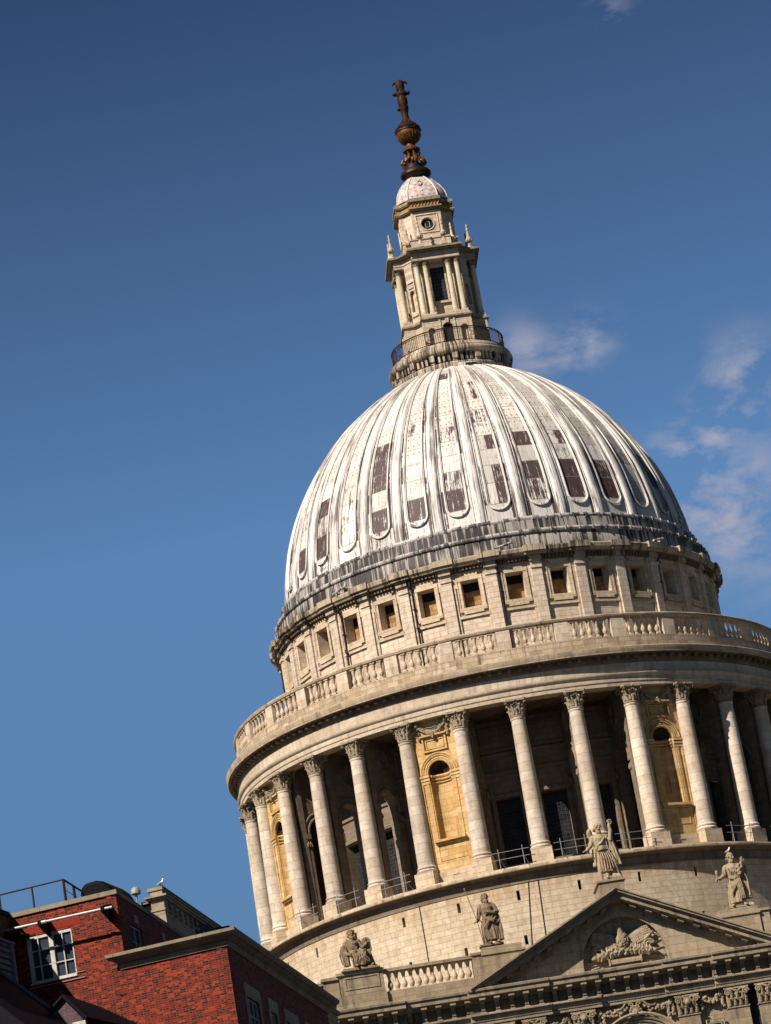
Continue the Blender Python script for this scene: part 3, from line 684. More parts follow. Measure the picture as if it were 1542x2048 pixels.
# ribs and round-ended panel mouldings, built for bay 0 and copied round
b = MB(); prof = [(-1.0,0), (-.95,.35), (-.7,.8), (-.35,1.0), (.35,1.0), (.7,.8), (.95,.35), (1.0,0)]
zz = [71.95+(87.2-71.95)*i/30 for i in range(31)]; vs = []
for z in zz:
    k = .35+.65*(smoothR(z)/14.4); hw = math.degrees(.34*k/smoothR(z)); hh = .19*k
    for a, h in prof: vs.append(P(a*hw, smoothR(z)+h*hh-.02, z))
n8 = len(prof); b.add(vs, [(i*n8+j, i*n8+j+1, (i+1)*n8+j+1, (i+1)*n8+j) for i in range(30) for j in range(n8-1)]+[tuple(range(n8))])
for s_ in (-1, 1):
    b.tube([P(s_*(math.degrees(.40*(.35+.65*smoothR(z)/14.4)/smoothR(z))), smoothR(z)+.01, z) for z in zz], [.035*(.35+.65*smoothR(z)/14.4) for z in zz], 5)
ribm = b.mesh('rib', M['rib'])
b = MB()
def upath(h):
    L = []
    for z in [87.0-(87.0-73.6)*i/24 for i in range(25)]: L.append((-h*11.25, z))
    for i in range(1, 12):
        a = 180+180*i/12; L.append((h*11.25*math.cos(rad(a)), 73.6+math.sin(rad(a))*rad(h*11.25)*14.3*.98))
    return L+[(-x, z) for x, z in L[:25][::-1]]
for h, r, d in ((.267,.06,.03), (.238,.035,.0)):
    L = upath(h)
    if h > .3: L = [p for p in L if p[1] >= 73.6]; half = len(L)//2; parts = [L[:half], L[half:]]
    else: parts = [L]
    for q in parts: b.tube([P(x, smoothR(z)+d, z) for x, z in q], [r*(.3+.7*smoothR(z)/14.4) for x, z in q], 6)
um = b.mesh('panel_moulding', M['rib'])
for k in range(32): place(link('rib', ribm, cat), k*11.25+5.625, 0, 0)
for m in range(-9, 10): place(link('panel_moulding', um, cat), m*11.25, 0, 0)
b = MB(); b.pbox(1, 19, 3.9, 4.62, 86.6, 87.12, 6); b.build('hatch_upstand', M['rib'], cat)
b = MB(); b.pbox(7.5, 17.5, 4.5, 4.66, 86.86, 87.02, 4); b.build('dome_hatch', M['void'], cat, 'small dark hatch at the crown of the dome')

# --- golden gallery
b = MB(); b.lathe([(4.25,86.9), (4.32,87.15), (4.32,87.3), (4.2,87.42), (3.85,87.46), (3.85,88.08), (4.38,88.1), (4.46,88.16), (4.5,88.3), (4.5,88.42), (4.42,88.5), (4.42,88.62), (4.2,88.72), (4.12,88.92), (1.0,88.96)], 96)
for i in range(16):
    c = i*22.5
    b.pbox(c-2.6, c+2.6, 3.8, 4.36, 87.62, 88.09, 2); b.pbox(c-2.4, c+2.4, 3.8, 4.24, 87.44, 87.62, 2)
    for j in (-7.6, 0, 7.6):
        if j: b.pbox(c+j*.86-1.1, c+j*.86+1.1, 3.8, 4.22, 87.5, 88.09, 1)
    for j in (11.25,): b.pbox(c+j-1.0, c+j+1.0, 3.8, 4.2, 87.5, 88.09, 1)
b.build('gallery_ring', M['consolering'], cat)
b = MB(); cr = lambda R, z, r: b.tube([P(a, R, z) for a in range(0, 360, 5)], r, 6, closed=True)
cr(4.04, 90.02, .045); cr(4.04, 89.02, .03); cr(4.04, 89.88, .02)
for i in range(160):
    a = i*2.25
    if min(abs((a-22.5+540) % 45-22.5+22.5), 45-((a-22.5) % 45)) < 4.2 or (a-22.5) % 45 < 4.2: continue
    b.tube([P(a, 4.04, 89.0), P(a, 4.04, 90.02)], .017, 4)
for i in range(8):
    for d in (-4.6, 4.6): b.tube([P(22.5+45*i+d, 4.04, 88.9), P(22.5+45*i+d, 4.04, 90.1)], .035, 6)
rl = b.build('gallery_railing', M['iron'], cat)
b = MB()
def pr(x, z): return (x, -4.05, 89.5+z)
b.tube([pr(.10*math.cos(rad(t)), .14*math.sin(rad(t))) for t in range(0, 360, 30)], .022, 5, closed=True)
for sx in (-1, 1):
    for sz in (-1, 1):
        b.tube([pr(sx*(.17+.11*(1-t/9)*math.cos(rad(t*48))), sz*(.30+.12*(1-t/9)*math.sin(rad(t*48)))) for t in range(8)], .022, 5)
        b.tube([pr(sx*.05, sz*.14), pr(sx*.16, sz*.2), pr(sx*.28, sz*.18)], .02, 5)
pm_ = b.mesh('scroll_panel', M['bronze'])
for i in range(8): place(link('scroll_panel', pm_, rl), 22.5+45*i, 0, 0)

# --- lantern
def cross_poly(a, bb, c):
    return [(a,-bb), (a,-c), (c,-a), (bb,-a), (bb,a), (c,a), (a,c), (a,bb), (-a,bb), (-a,c), (-c,a), (-bb,a), (-bb,-a), (-c,-a), (-a,-c), (-a,-bb)]
def oct_poly(a, c): return [(a,-c), (c,-a), (c,a), (a,c), (-a,c), (-c,a), (-c,-a), (-a,-c)]
lm = M['trim']; LS = stone('lantern_stone', (.59,.49,.37), (.50,.405,.295), (.04,.034,.03), 'planar', .62, .30, soot_shade=.5)
b = MB(); b.prism(cross_poly(1.75, 2.75, 2.2), 88.95, 91.12); b.prism(cross_poly(1.80, 3.06, 2.3), 91.12, 91.2); b.prism(cross_poly(1.76, 3.0, 2.27), 91.3, 91.5)
for rot in range(4):
    xf = Matrix.Rotation(rad(90*rot), 3, 'Z'); mp = lambda a, z, t: tuple(xf@Vector((a, -3.0+t, z)))
    hs = [arched(0, .36, 89.2, 90.52, 8, .30)]+[arched(s_*1.18, .26, 89.2, 90.3, 8) for s_ in (-1, 1)]
    b.plate([(-1.76,88.96), (1.76,88.96), (1.76,91.12), (-1.76,91.12)], hs, 0, .27, mp)
    for x in (-.52, .52): b.add([tuple(xf@Vector(p)) for p in [(x-.06,-3.06,89),(x+.06,-3.06,89),(x+.06,-3.0,89),(x-.06,-3.0,89),(x-.06,-3.06,91.1),(x+.06,-3.06,91.1),(x+.06,-3.0,91.1),(x-.06,-3.0,91.1)]], [(0,1,5,4),(1,2,6,5),(3,0,4,7),(4,5,6,7)])
    b.add([tuple(xf@Vector(p)) for p in [(-.1,-3.1,90.8),(.1,-3.1,90.8),(.13,-3.1,91.12),(-.13,-3.1,91.12),(-.1,-3,90.8),(.1,-3,90.8),(.13,-3,91.12),(-.13,-3,91.12)]], [(0,1,2,3),(0,4,5,1),(1,5,6,2),(0,3,7,4)])
b.build('lantern_base', LS, cat, smooth=False)
b = MB(); b.prism(cross_poly(1.87, 3.15, 2.38), 91.2, 91.32); b.build('lantern_string_course', M['cornice'], cat, smooth=False)
for rot in range(4):
    b = MB(lambda p: tuple(Matrix.Rotation(rad(90*rot), 3, 'Z')@Vector(p))); b.plate(arched(0, .36, 88.98, 90.52, 8, .30), [], -2.80, -2.76, lambda a, z, t: (a, t, z)); b.build('lantern_door', M['void'], cat, smooth=False)
b = MB(); b.prism(oct_poly(1.68, 1.98), 91.5, 95.8)
for rot in range(4):
    xf = Matrix.Rotation(rad(90*rot), 3, 'Z'); mp = lambda a, z, t: tuple(xf@Vector((a, -2.18+t, z)))
    b.plate([(-1.66,91.5), (1.66,91.5), (1.66,95.8), (-1.66,95.8)], [[(-.5,92.78), (.5,92.78), (.5,95.42), (-.5,95.42)]], 0, .2, mp)
    bx = lambda x0, x1, y0, y1, z0, z1: b.add([tuple(xf@Vector(p)) for p in [(x0,y0,z0),(x1,y0,z0),(x1,y1,z0),(x0,y1,z0),(x0,y0,z1),(x1,y0,z1),(x1,y1,z1),(x0,y1,z1)]], [(0,3,2,1),(4,5,6,7),(0,1,5,4),(1,2,6,5),(2,3,7,6),(3,0,4,7)])
    bx(-.68, .68, -2.34, -2.18, 92.6, 92.76); bx(-.62, -.5, -2.23, -2.18, 92.78, 95.5); bx(.5, .62, -2.23, -2.18, 92.78, 95.5)
    for s_ in (-1, 1):
        bx(s_*1.14-.52, s_*1.14+.52, -3.0, -2.18, 91.5, 91.62); bx(s_*.82-.24, s_*.82+.24, -2.94, -2.46, 91.62, 91.72); bx(s_*1.45-.24, s_*1.45+.24, -2.94, -2.46, 91.62, 91.72)
    xd = Matrix.Rotation(rad(90*rot+45), 3, 'Z'); D = (1.68+2.12)/math.sqrt(2); md = lambda a, z, t: tuple(xd@Vector((a, -D-.16+t, z)))
    b.plate([(-.36,91.5), (.36,91.5), (.36,95.8), (-.36,95.8)], [arched(0, .2, 92.3, 93.75, 8)], 0, .15, md)
    for (x0, x1, z0, z1) in ((-.26,.26,94.5,94.58), (-.26,.26,94.1,94.16), (-.26,.26,91.95,92.05)):
        b.add([tuple(xd@Vector(p)) for p in [(x0,-D-.24,z0),(x1,-D-.24,z0),(x1,-D-.1,z0),(x0,-D-.1,z0),(x0,-D-.24,z1),(x1,-D-.24,z1),(x1,-D-.1,z1),(x0,-D-.1,z1)]], [(0,3,2,1),(4,5,6,7),(0,1,5,4),(1,2,6,5),(2,3,7,6),(3,0,4,7)])
b.build('lantern_stage', LS, cat, smooth=False)
b = MB(); b.box(-.5, .5, -2.05, -2.02, 92.78, 95.42); lw = b.mesh('lantern_window', M['glassdark'], False)
b = MB()
for i in range(1, 5): b.box(-.5+i*.2-.008, -.5+i*.2+.008, -2.08, -2.05, 92.78, 95.42)
for i in range(1, 10): b.box(-.5, .5, -2.08, -2.05, 92.78+i*.264-.008, 92.78+i*.264+.008)
lg = b.mesh('glazing_bars', plain('lantern_glazing', (.10,.11,.13), .5), False)
for rot in range(4):
    w = link('lantern_window', lw, cat); w.rotation_euler = (0,0,rad(90*rot)); link('glazing_bars', lg, w)
b = MB(); b.lathe([(0,91.7), (.25,91.7), (.26,91.78), (.22,91.83), (.24,91.88), (.205,91.92)]+[(.205-.03*t/6, 91.92+3.40*t/6) for t in range(7)]+[(.2,95.34), (.2,95.38), (.17,95.39)], 16)
lc = b.mesh('lantern_column', stone('lantern_column_stone', (.58,.51,.38), (.5,.43,.31), DIRT, 'planar', 50, 1.7, soot_shade=.35))
lcp = capital_mesh('capital', .19, .41, M['capdark'], half=.29)
for rot in range(4):
    for x in (-1.45, -.82, .82, 1.45):
        c = link('lantern_column', lc, cat); c.location = tuple(Matrix.Rotation(rad(90*rot), 3, 'Z')@Vector((x, -2.7, 0))); c.rotation_euler = (0,0,rad(90*rot))
        k = link('capital', lcp, c); k.location = (0,0,95.39)
b = MB()
for a, bb, c, z0, z1 in ((1.70,2.95,2.32,95.8,96.0), (1.73,2.98,2.35,96.0,96.12), (1.70,2.95,2.32,96.12,96.33)): b.prism(cross_poly(a, bb, c), z0, z1)
b.build('lantern_entablature', lm, cat, smooth=False)
b = MB()
for a, bb, c, z0, z1 in ((1.78,3.05,2.42,96.33,96.42), (1.94,3.26,2.62,96.42,96.5), (2.0,3.36,2.70,96.5,96.64), (1.6,2.9,2.3,96.64,96.8)): b.prism(cross_poly(a, bb, c), z0, z1)
b.build('lantern_cornice', M['cornice'], cat, smooth=False)
b = MB(); b.prism(cross_poly(1.45, 1.98, 1.75), 96.8, 97.75); b.prism(cross_poly(1.5, 2.04, 1.8), 97.75, 97.85); b.prism(cross_poly(1.08, 1.72, 1.55), 97.85, 99.95)
for rot in range(4):
    xf = Matrix.Rotation(rad(90*rot), 3, 'Z'); mp = lambda a, z, t: tuple(xf@Vector((a, -1.92+t, z)))
    b.plate([(-1.06,97.85), (1.06,97.85), (1.06,99.95), (-1.06,99.95)], [arc(0, 98.93, .42, 0, 345, 23)], 0, .2, mp)
    mq = lambda x, z: tuple(xf@Vector((x, -1.93, z)))
    b.tube([mq(.50*math.cos(rad(a)), 98.93+.50*math.sin(rad(a))) for a in range(0, 360, 15)], .05, 6, closed=True)
    for (x0, z0, x1, z1) in ((-.78,98.25,.78,98.25), (-.78,99.65,.78,99.65), (-.78,98.25,-.78,99.65), (.78,98.25,.78,99.65)): b.tube([mq(x0,z0), mq(x1,z1)], .05, 4)
b.build('lantern_attic', LS, cat, smooth=False)
for rot in range(4):
    xf = Matrix.Rotation(rad(90*rot), 3, 'Z'); b = MB(lambda p: tuple(xf@Vector(p))); b.plate(arc(0, 98.93, .45, 0, 345, 23), [], -1.76, -1.74, lambda a, z, t: (a, t, z)); w = b.build('oculus', M['void'], cat, smooth=False)
    b = MB(lambda p: tuple(xf@Vector(p)))
    for (x0, z0, x1, z1) in ((-.15,98.72,.15,98.72), (-.15,99.14,.15,99.14), (-.15,98.72,-.15,99.14), (.15,98.72,.15,99.14)): b.tube([(x0,-1.79,z0), (x1,-1.79,z1)], .022, 4)
    b.build('oculus_frame', M['white'], w)
b = MB()
for a, bb, c, z0, z1 in ((1.10,1.98,1.62,99.95,100.05), (1.17,2.12,1.72,100.05,100.13), (1.2,2.2,1.8,100.13,100.24)): b.prism(cross_poly(a, bb, c), z0, z1)
b.prism(cross_poly(1.16,2.1,1.7), 100.62, 100.7); b.prism(cross_poly(1.2,2.16,1.75), 100.7, 100.9); b.prism(cross_poly(1.12,2.05,1.7), 100.9, 101.0)
b.build('lantern_cornice', M['cornice'], cat, smooth=False)
b = MB(); b.prism(cross_poly(1.06, 2.0, 1.62), 100.24, 100.62)
for rot in range(4):
    xf = Matrix.Rotation(rad(90*rot), 3, 'Z')
    for i in range(9): b.tube([tuple(xf@Vector((-.95+.24*i, -2.03, 100.3))), tuple(xf@Vector((-.85+.24*i, -2.03, 100.56)))], .03, 4)
b.build('gilded_band', plain('tarnished_gilt_stone', (.44,.24,.06), .6, .1, alt=(.10,.06,.03), scale=8), cat, 'gilded carved band under the small lead cupola', smooth=False)
b = MB(); PZ = [(101.0,1.0), (101.25,1.0), (101.6,.965), (101.9,.90), (102.25,.80), (102.6,.665), (102.9,.53), (103.15,.40), (103.25,.36)]
base = []
for p, q in zip(oct_poly(1.08, 1.82), oct_poly(1.08, 1.82)[1:]+oct_poly(1.08, 1.82)[:1]): base += [p, ((p[0]*2+q[0])/3*1.02, (p[1]*2+q[1])/3*1.02), ((p[0]+q[0]*2)/3*1.02, (p[1]+q[1]*2)/3*1.02)]
nb = len(base); b.add([(x*s_, y*s_, z) for z, s_ in PZ for x, y in base], [(i*nb+j, i*nb+(j+1) % nb, (i+1)*nb+(j+1) % nb, (i+1)*nb+j) for i in range(len(PZ)-1) for j in range(nb)])
cu = b.build('cupola', M['cupola'], cat)
for p in oct_poly(1.08, 1.82):
    b = MB(); b.tube([(p[0]*s_, p[1]*s_, z) for z, s_ in PZ], [.06, .055, .055, .05, .05, .045, .04, .035, .03], 6); b.build('cupola_rib', M['rib'], cu)
for rot in range(4):
    xf = Matrix.Rotation(rad(90*rot), 3, 'Z'); b = MB(lambda p: tuple(xf@Vector(p)))
    b.tube([(.16*math.cos(rad(a)), -1.43+.16*math.sin(rad(a)), 102.35+.22*math.sin(rad(a))) for a in range(0, 360, 30)], .05, 6, closed=True); b.build('oval_light', M['roll'], cu)
# urns
b = MB(); b.box(-.2, .2, -.2, .2, 96.8, 97.05); b.lathe([(.17,97.05), (.15,97.2), (.07,97.4), (.07,97.45), (.15,97.5), (.24,97.62), (.25,97.72), (.16,97.82), (.12,97.95), (.09,98.2), (.06,98.35), (.09,98.4), (.10,98.48), (.06,98.56), (.05,98.62), (.08,98.7), (.06,98.82), (0,98.95)], 12)
for i in range(8): b.ell(P(i*45, .22, 97.62), (.05,.05,.11), n=6, m=4)
urm = b.mesh('urn', M['trim'])
for rot in range(4):
    for x, y in ((-.86,-2.85), (.86,-2.85), (1.62,-1.62)):
        u = link('urn', urm, cat); u.location = tuple(Matrix.Rotation(rad(90*rot), 3, 'Z')@Vector((x, y, 0)))
# finial: collar, scrolls, ball and cross
b = MB(); b.lathe([(.75,103.15), (.8,103.3), (1.0,103.4), (1.12,103.55), (1.12,103.72), (1.02,103.86), (.82,103.95), (.74,104.0), (.74,104.3), (.62,104.36), (.2,104.38)], 32)
for i in range(16): b.ell(P(i*22.5, 1.08, 103.63), (.07,.07,.06), n=6, m=4)
fin = b.build('finial_base', M['bronze'], cat)
b = MB(); b.lathe([(.28,104.35), (.24,104.6), (.13,104.8), (.13,105.2), (.25,105.35), (.5,105.40), (.64,105.5), (.66,105.62), (.55,105.72), (.42,105.8), (.36,105.95), (.3,106.15)], 24)
b.build('finial_neck', M['gold'], cat)
b = MB()
for i in range(8):
    a = i*45+10
    b.tube([P(a, .78, 104.35), P(a, .90, 104.55), P(a, .80, 104.78), P(a, .58, 104.72), P(a, .50, 104.95), P(a, .52, 105.2), P(a, .62, 105.38)], [.07,.13,.11,.10,.11,.09,.06], 6)
    b.ell(P(a, .70, 104.55), (.15,.15,.17), n=8, m=6); b.ell(P(a+8, .52, 105.12), (.08,.08,.14), n=7, m=5)
b.build('finial_scrolls', M['gold'], cat)
b = MB(); b.lathe([(.02,106.05)]+[(.90*math.cos(rad(t)), 106.97+.90*math.sin(rad(t))) for t in range(-75, 76, 10)]+[(.15,107.87)], 32)
for i in range(24): b.tube([P(i*15, .905*math.cos(rad(t)), 106.97+.905*math.sin(rad(t))) for t in range(-70, -8, 12)], .03, 4)
ball = b.build('ball', M['gold'], cat)
b = MB(); b.lathe([(.91,107.0), (.96,107.05), (.96,107.12), (.9,107.2), (.94,107.3), (.86,107.38)], 32)
b.lathe([(.87,107.30), (.72,107.58), (.45,107.82), (.1,107.92)], 24)
for i in range(12): b.ell(P(i*30, .93, 107.16), (.08,.08,.07), n=6, m=4); b.ell(P(i*30+15, .62, 107.72), (.05,.05,.07), n=5, m=4)
b.build('ball_band', M['bronze'], ball)
b = MB(); b.lathe([(.0,107.8), (.42,107.82), (.33,107.95), (.27,108.15), (.25,108.4), (.28,108.7), (.35,108.95), (.3,109.0), (.34,109.2), (.38,109.5), (.36,109.8), (.3,109.95), (.36,110.1), (.3,110.25), (.27,110.45), (.3,110.6), (.34,110.8), (.32,111.1), (.2,111.25), (0,111.3)], 12)
for sx in (-1, 1):
    b.tube([(sx*.1,0,110.15), (sx*.3,0,110.12), (sx*.45,0,110.2)], [.2,.16,.12], 8); b.ell((sx*.5,0,110.2), (.16,.15,.17))
    b.tube([(sx*.1,0,110.85), (sx*.28,0,111.1), (sx*.47,0,111.06), (sx*.58,0,110.88)], [.14,.12,.09,.04], 6)
b.ell((-.38,0,108.95), (.14,.14,.13)); b.tube([(0,0,108.95), (-.36,0,108.95)], .07, 6); b.ell((.25,0,109.02), (.1,.1,.1))
for i in range(10): b.ell((.27*math.sin(i*2.1), -.18, 108.9+.2*i), (.12,.12,.12), n=6, m=5)
b.ell((0,-.1,110.3), (.12,.1,.16))
b.build('cross', plain('black_bronze_cross', (.018,.014,.013), .55, .2, alt=(.06,.024,.012), scale=3), cat)

# ================================================================== south transept (part of the cathedral)
X0 = -.14
def tbox(b, x0, x1, y0, y1, z0, z1): b.box(X0+x0, X0+x1, y0, y1, z0, z1)
b = MB(); tbox(b, -17.4, 17.4, -36.1, -15, 0, 37.2); tbox(b, -8.6, 8.6, -35.9, -15, 37.2, 37.5)
b.build('transept_wall', M['transept'], cat, smooth=False)
b = MB(); b.box(-60, 70, -16, 16, 0, 31); b.box(-13.5, 13.5, -18, 42, 0, 33); b.build('nave_wall', M['transept'], cat, smooth=False)
def fwd(x): a = abs(x); return .12 if 1.8 < a < 4.75 else (.24 if (4.75 <= a < 9.45 or 13.05 < a < 17.7) else 0.)
SEG = [(-17.52,-13.05), (-13.05,-9.45), (-9.45,-4.75), (-4.75,-1.85), (-1.85,1.85), (1.85,4.75), (4.75,9.45), (9.45,13.05), (13.05,17.52)]
b = MB(); bb = MB(); c_ = MB()
for x0, x1 in SEG:
    f = fwd((x0+x1)/2); e0 = .0
    pf = [(-36.1,36.62), (-36.85-f,36.66), (-36.85-f,36.78), (-37.30-f,36.90), (-37.30-f,37.16), (-37.40-f,37.20), (-37.42-f,37.33), (-37.3-f,37.38), (-36.0,37.52), (-36.0,36.62)]
    b.prism(pf, X0+x0, X0+x1, 'x')
    tbox(bb, x0, x1, -36.55-f, -36.0, 35.98, 36.64)                       # frieze
    tbox(c_, x0, x1, -36.82-f, -36.0, 35.88, 36.0); tbox(c_, x0, x1, -36.72-f, -36.0, 35.82, 35.88)
    tbox(c_, x0, x1, -36.62-f, -36.0, 35.62, 35.82); tbox(c_, x0, x1, -36.56-f, -36.0, 35.38, 35.56)
    n = int((x1-x0)/.09)
    for i in range(n): tbox(c_, x0+.09*i+.01, x0+.09*i+.06, -36.62-f, -36.0, 35.56, 35.62)
b.build('transept_cornice', M['cornice'], cat, smooth=False)
bb.build('transept_frieze', M['soot_shade'], cat, smooth=False); c_.build('transept_architrave', M['transept'], cat, smooth=False)
bk = MB()
bk.prism([(-36.50,36.62), (-37.22,36.70), (-37.22,36.90), (-36.5,36.9)], -.17, .17, 'x')
bk.prism([(-36.50,36.0), (-36.74,36.0), (-36.74,36.08), (-36.66,36.12), (-36.70,36.4), (-36.86,36.6), (-36.9,36.68), (-36.5,36.68)], -.12, .12, 'x')
bk.box(-.15, .15, -36.76, -36.5, 36.0, 36.07)
for x in (-.075, 0, .075): bk.box(x-.022, x+.022, -36.79, -36.6, 36.14, 36.5)
bkm = bk.mesh('bracket', stone('bracket_stone', (.30,.24,.165), (.24,.19,.13), (.03,.025,.02), 'planar', 50, 50, soot_shade=.6), False)
x = -17.1
while x < 12:
    o = link('bracket', bkm, cat); o.location = (X0+x, -fwd(x), 0); x += .843
# pilasters with carved capitals, garlands
b = MB()
PIL = [(-8.3,-7.1), (-6.5,-5.3), (-3.62,-2.42), (2.42,3.62), (5.3,6.5), (7.1,8.3), (-16.6,-15.4), (-14.8,-13.6), (13.6,14.8)]
for x0, x1 in PIL:
    f = fwd((x0+x1)/2); tbox(b, x0, x1, -36.36-f, -36.0, 20, 35.4)
    tbox(b, x0-.05, x1+.05, -36.42-f, -36.0, 34.12, 34.2)
b.build('transept_pilasters', M['transept'], cat, smooth=False)
def pilcap(head):
    b = MB(); y = -36.36
    b.box(-.72, .72, y-.14, y, 1.02, 1.12)
    for s_ in (-1, 1):
        pts = []
        for i in range(13):
            th = i*45; rr = .21*(1-i/15); pts.append((s_*.52+rr*math.cos(rad(th)), y-.16, .80+rr*math.sin(rad(th))))
        b.tube(pts, .05, 6); b.ell((s_*.52, y-.18, .80), (.05,.05,.05), n=6, m=4)
        b.tube([(s_*.5,y-.14,1.0), (s_*.25,y-.16,.98), (s_*.05,y-.18,.86)], .05, 5)
    for row, (z, n) in enumerate(((.08,4), (.36,3))):
        for i in range(n):
            x = (i-(n-1)/2)*.32
            for j in range(4): b.ell((x, y-.05-.035*j-.03*row, z+.09*j), (.13-.018*j, .07, .09), n=7, m=5)
            b.ell((x, y-.20-.02*row, z+.33), (.08,.07,.05), n=7, m=5)
    if head:
        b.ell((0, y-.22, .66), (.19,.18,.23)); b.ell((0, y-.40, .64), (.04,.05,.06), n=6, m=4)
        for s_ in (-1, 1): b.ell((s_*.08, y-.36, .60), (.06,.05,.05), n=6, m=4)
        for i in range(9): b.ell((.2*math.cos(rad(i*22)), y-.2, .70+.2*math.sin(rad(i*22))), (.07,.07,.07), n=6, m=4)
    else:
        for i in range(6): b.ell((.08*math.sin(i*2), y-.15, .55+.07*i), (.09,.07,.07), n=6, m=4)
    return b.mesh('pilaster_capital', M['transept'])
pc = [pilcap(False), pilcap(True)]
for i, (x0, x1) in enumerate(PIL):
    o = link('pilaster_capital', pc[1 if abs(abs(x0+x1)/2-3.02) < .1 else 0], cat); o.location = (X0+(x0+x1)/2, -fwd((x0+x1)/2), 34.2)
def garland(x0, x1, zt, drop, tails, name='garland', y=-36.22, dens=34, seed=1):
    b = MB(); rr = random.Random(seed)
    for i in range(dens):
        t = i/(dens-1); x = x0+(x1-x0)*t; z = zt-drop*math.sin(PI*t)
        for q in range(3): b.ell((X0+x+rr.uniform(-.06,.06), y-rr.uniform(.05,.2), z+rr.uniform(-.14,.14)), (rr.uniform(.05,.11),)*3, n=7, m=5)
        if i % 3 == 0: b.ell((X0+x, y-.12, z+rr.uniform(-.2,.2)), (.14,.04,.07), Matrix.Rotation(rr.uniform(0,3), 3, 'Y'), n=6, m=4)
    for s_ in tails:
        for i in range(9):
            for q in range(2): b.ell((X0+s_+rr.uniform(-.07,.07), y-.1, zt-.1*i), (rr.uniform(.06,.10),)*3, n=7, m=5)
    b.build(name, M['transept'], cat)
garland(-2.2, -.45, 35.15, .28, (-2.15,-1.9), seed=2); garland(.45, 2.2, 35.15, .28, (2.15,1.9), seed=3)
garland(3.85, 5.1, 35.2, .45, (3.85,5.1), seed=4); garland(-5.1, -3.85, 35.2, .45, (-3.85,-5.1), seed=5)
garland(8.6, 12.8, 35.1, .3, (8.7,12.7), seed=6, dens=50); garland(-12.8, -8.6, 35.1, .3, (-8.7,-12.7), seed=8, dens=50)
b = MB()                                                  # cartouche head with scrolls over the central window
b.ell((X0, -36.6, 34.72), (.26,.24,.32)); b.ell((X0, -36.84, 34.70), (.05,.06,.08), n=6, m=4)
for s_ in (-1, 1):
    b.ell((X0+s_*.1, -36.80, 34.78), (.06,.04,.035), n=6, m=4); b.ell((X0+s_*.1, -36.78, 34.63), (.07,.06,.06), n=6, m=4)
    b.tube([(X0+s_*.08,-36.5,35.25), (X0+s_*.25,-36.5,35.38), (X0+s_*.5,-36.5,35.36), (X0+s_*.68,-36.5,35.18), (X0+s_*.85,-36.5,35.06), (X0+s_*1.1,-36.45,35.05), (X0+s_*1.2,-36.4,35.12)], .055, 6)
    b.tube([(X0+s_*(.2+.14*(1-i/9)*math.cos(rad(i*55))), -36.55, 35.22+.14*(1-i/9)*math.sin(rad(i*55))) for i in range(8)], .045, 5)
for i in range(14): b.ell((X0+.32*math.cos(rad(i*26)), -36.55, 34.74+.38*math.sin(rad(i*26))), (.1,.09,.09), n=6, m=4)
for i in range(30): rr = random.Random(i); b.ell((X0+rr.uniform(-.6,.6), -36.42, 34.2+rr.uniform(-.5,.4)), (.1,.08,.1), n=6, m=4)
b.build('cartouche', M['transept'], cat)
b = MB()
for r, y, w in ((2.75,-36.75,.10), (2.55,-36.6,.09), (2.36,-36.5,.07)): b.tube([(X0+r*math.cos(rad(a)), y, 31.9+r*math.sin(rad(a))) for a in range(28, 153, 6)], w, 6)
b.plate([(-1.9,30)]+[(1.9,30)]+arc(0, 31.9, 2.65, 40, 140, 14), [], 0, .25, lambda a, z, t: (X0+a, -36.45+t, z))
b.build('window_pediment', M['transept'], cat)
for x0, x1, z0, z1 in ((3.85,5.05,31.5,33.7), (-5.05,-3.85,31.5,33.7)):
    b = MB()
    for d, y in ((0,-36.3), (.14,-36.24)):
        b.tube([(X0+x0+.1+d,y,z0), (X0+x0+.1+d,y,z1-d), (X0+x1-.1-d,y,z1-d), (X0+x1-.1-d,y,z0)], .05, 4)
    b.build('wall_panel', M['transept'], cat)
b = MB(); tbox(b, 6.55, 7.05, -36.18, -36.05, 20, 35.3); b.build('recess_shade_strip', M['void'], cat, smooth=False)  # dark slab on the wall face stands in for shade between pilasters
# pediment
ZA, ZE, XE = 41.93, 37.42, 9.25
sl = (ZA-ZE)/XE
def rake(b, d0, d1, y0, y1, xe=XE):
    pts = [(X0, ZA-d0), (X0+xe, ZA-d0-sl*xe), (X0+xe, ZA-d1-sl*xe), (X0, ZA-d1), (X0-xe, ZA-d1-sl*xe), (X0-xe, ZA-d0-sl*xe)]
    b.add([(x, y0, z) for x, z in pts]+[(x, y1, z) for x, z in pts], [(0,1,2,3), (0,3,4,5), (6,9,8,7), (6,11,10,9)]+[(i, i+6, (i+1) % 6+6, (i+1) % 6) for i in range(6)])
b = MB(); rake(b, 0, .10, -37.76, -30); rake(b, .10, .24, -37.66, -30); rake(b, .24, .30, -37.52, -30, 9.1); rake(b, .30, .58, -37.42, -30, 9.0); rake(b, .58, .95, -36.62, -30, 8.7); rake(b, .95, 1.1, -36.56, -30, 8.4)
b.build('pediment_cornice', M['cornice'], cat, smooth=False)
bm2 = MB(); bm2.add([(-.17,-37.2,0),(.17,-37.2,0),(.17,-36.55,0),(-.17,-36.55,0),(-.17,-37.2,-.2),(.17,-37.2,-.2),(.17,-36.55,-.2),(-.17,-36.55,-.2)], [(0,1,2,3),(4,5,6,7),(0,1,5,4),(1,2,6,5),(2,3,7,6),(3,0,4,7)])
for s_ in (-1, 1):
    mm = bm2.mesh('modillion', M['cornice'], False)
    for v in mm.vertices: v.co.z -= s_*sl*v.co.x
    for i in range(10):
        if s_ == -1 and i == 0: continue
        x = s_*i*.86; o = link('modillion', mm, cat); o.location = (X0+x, 0, ZA-.585-sl*abs(x))
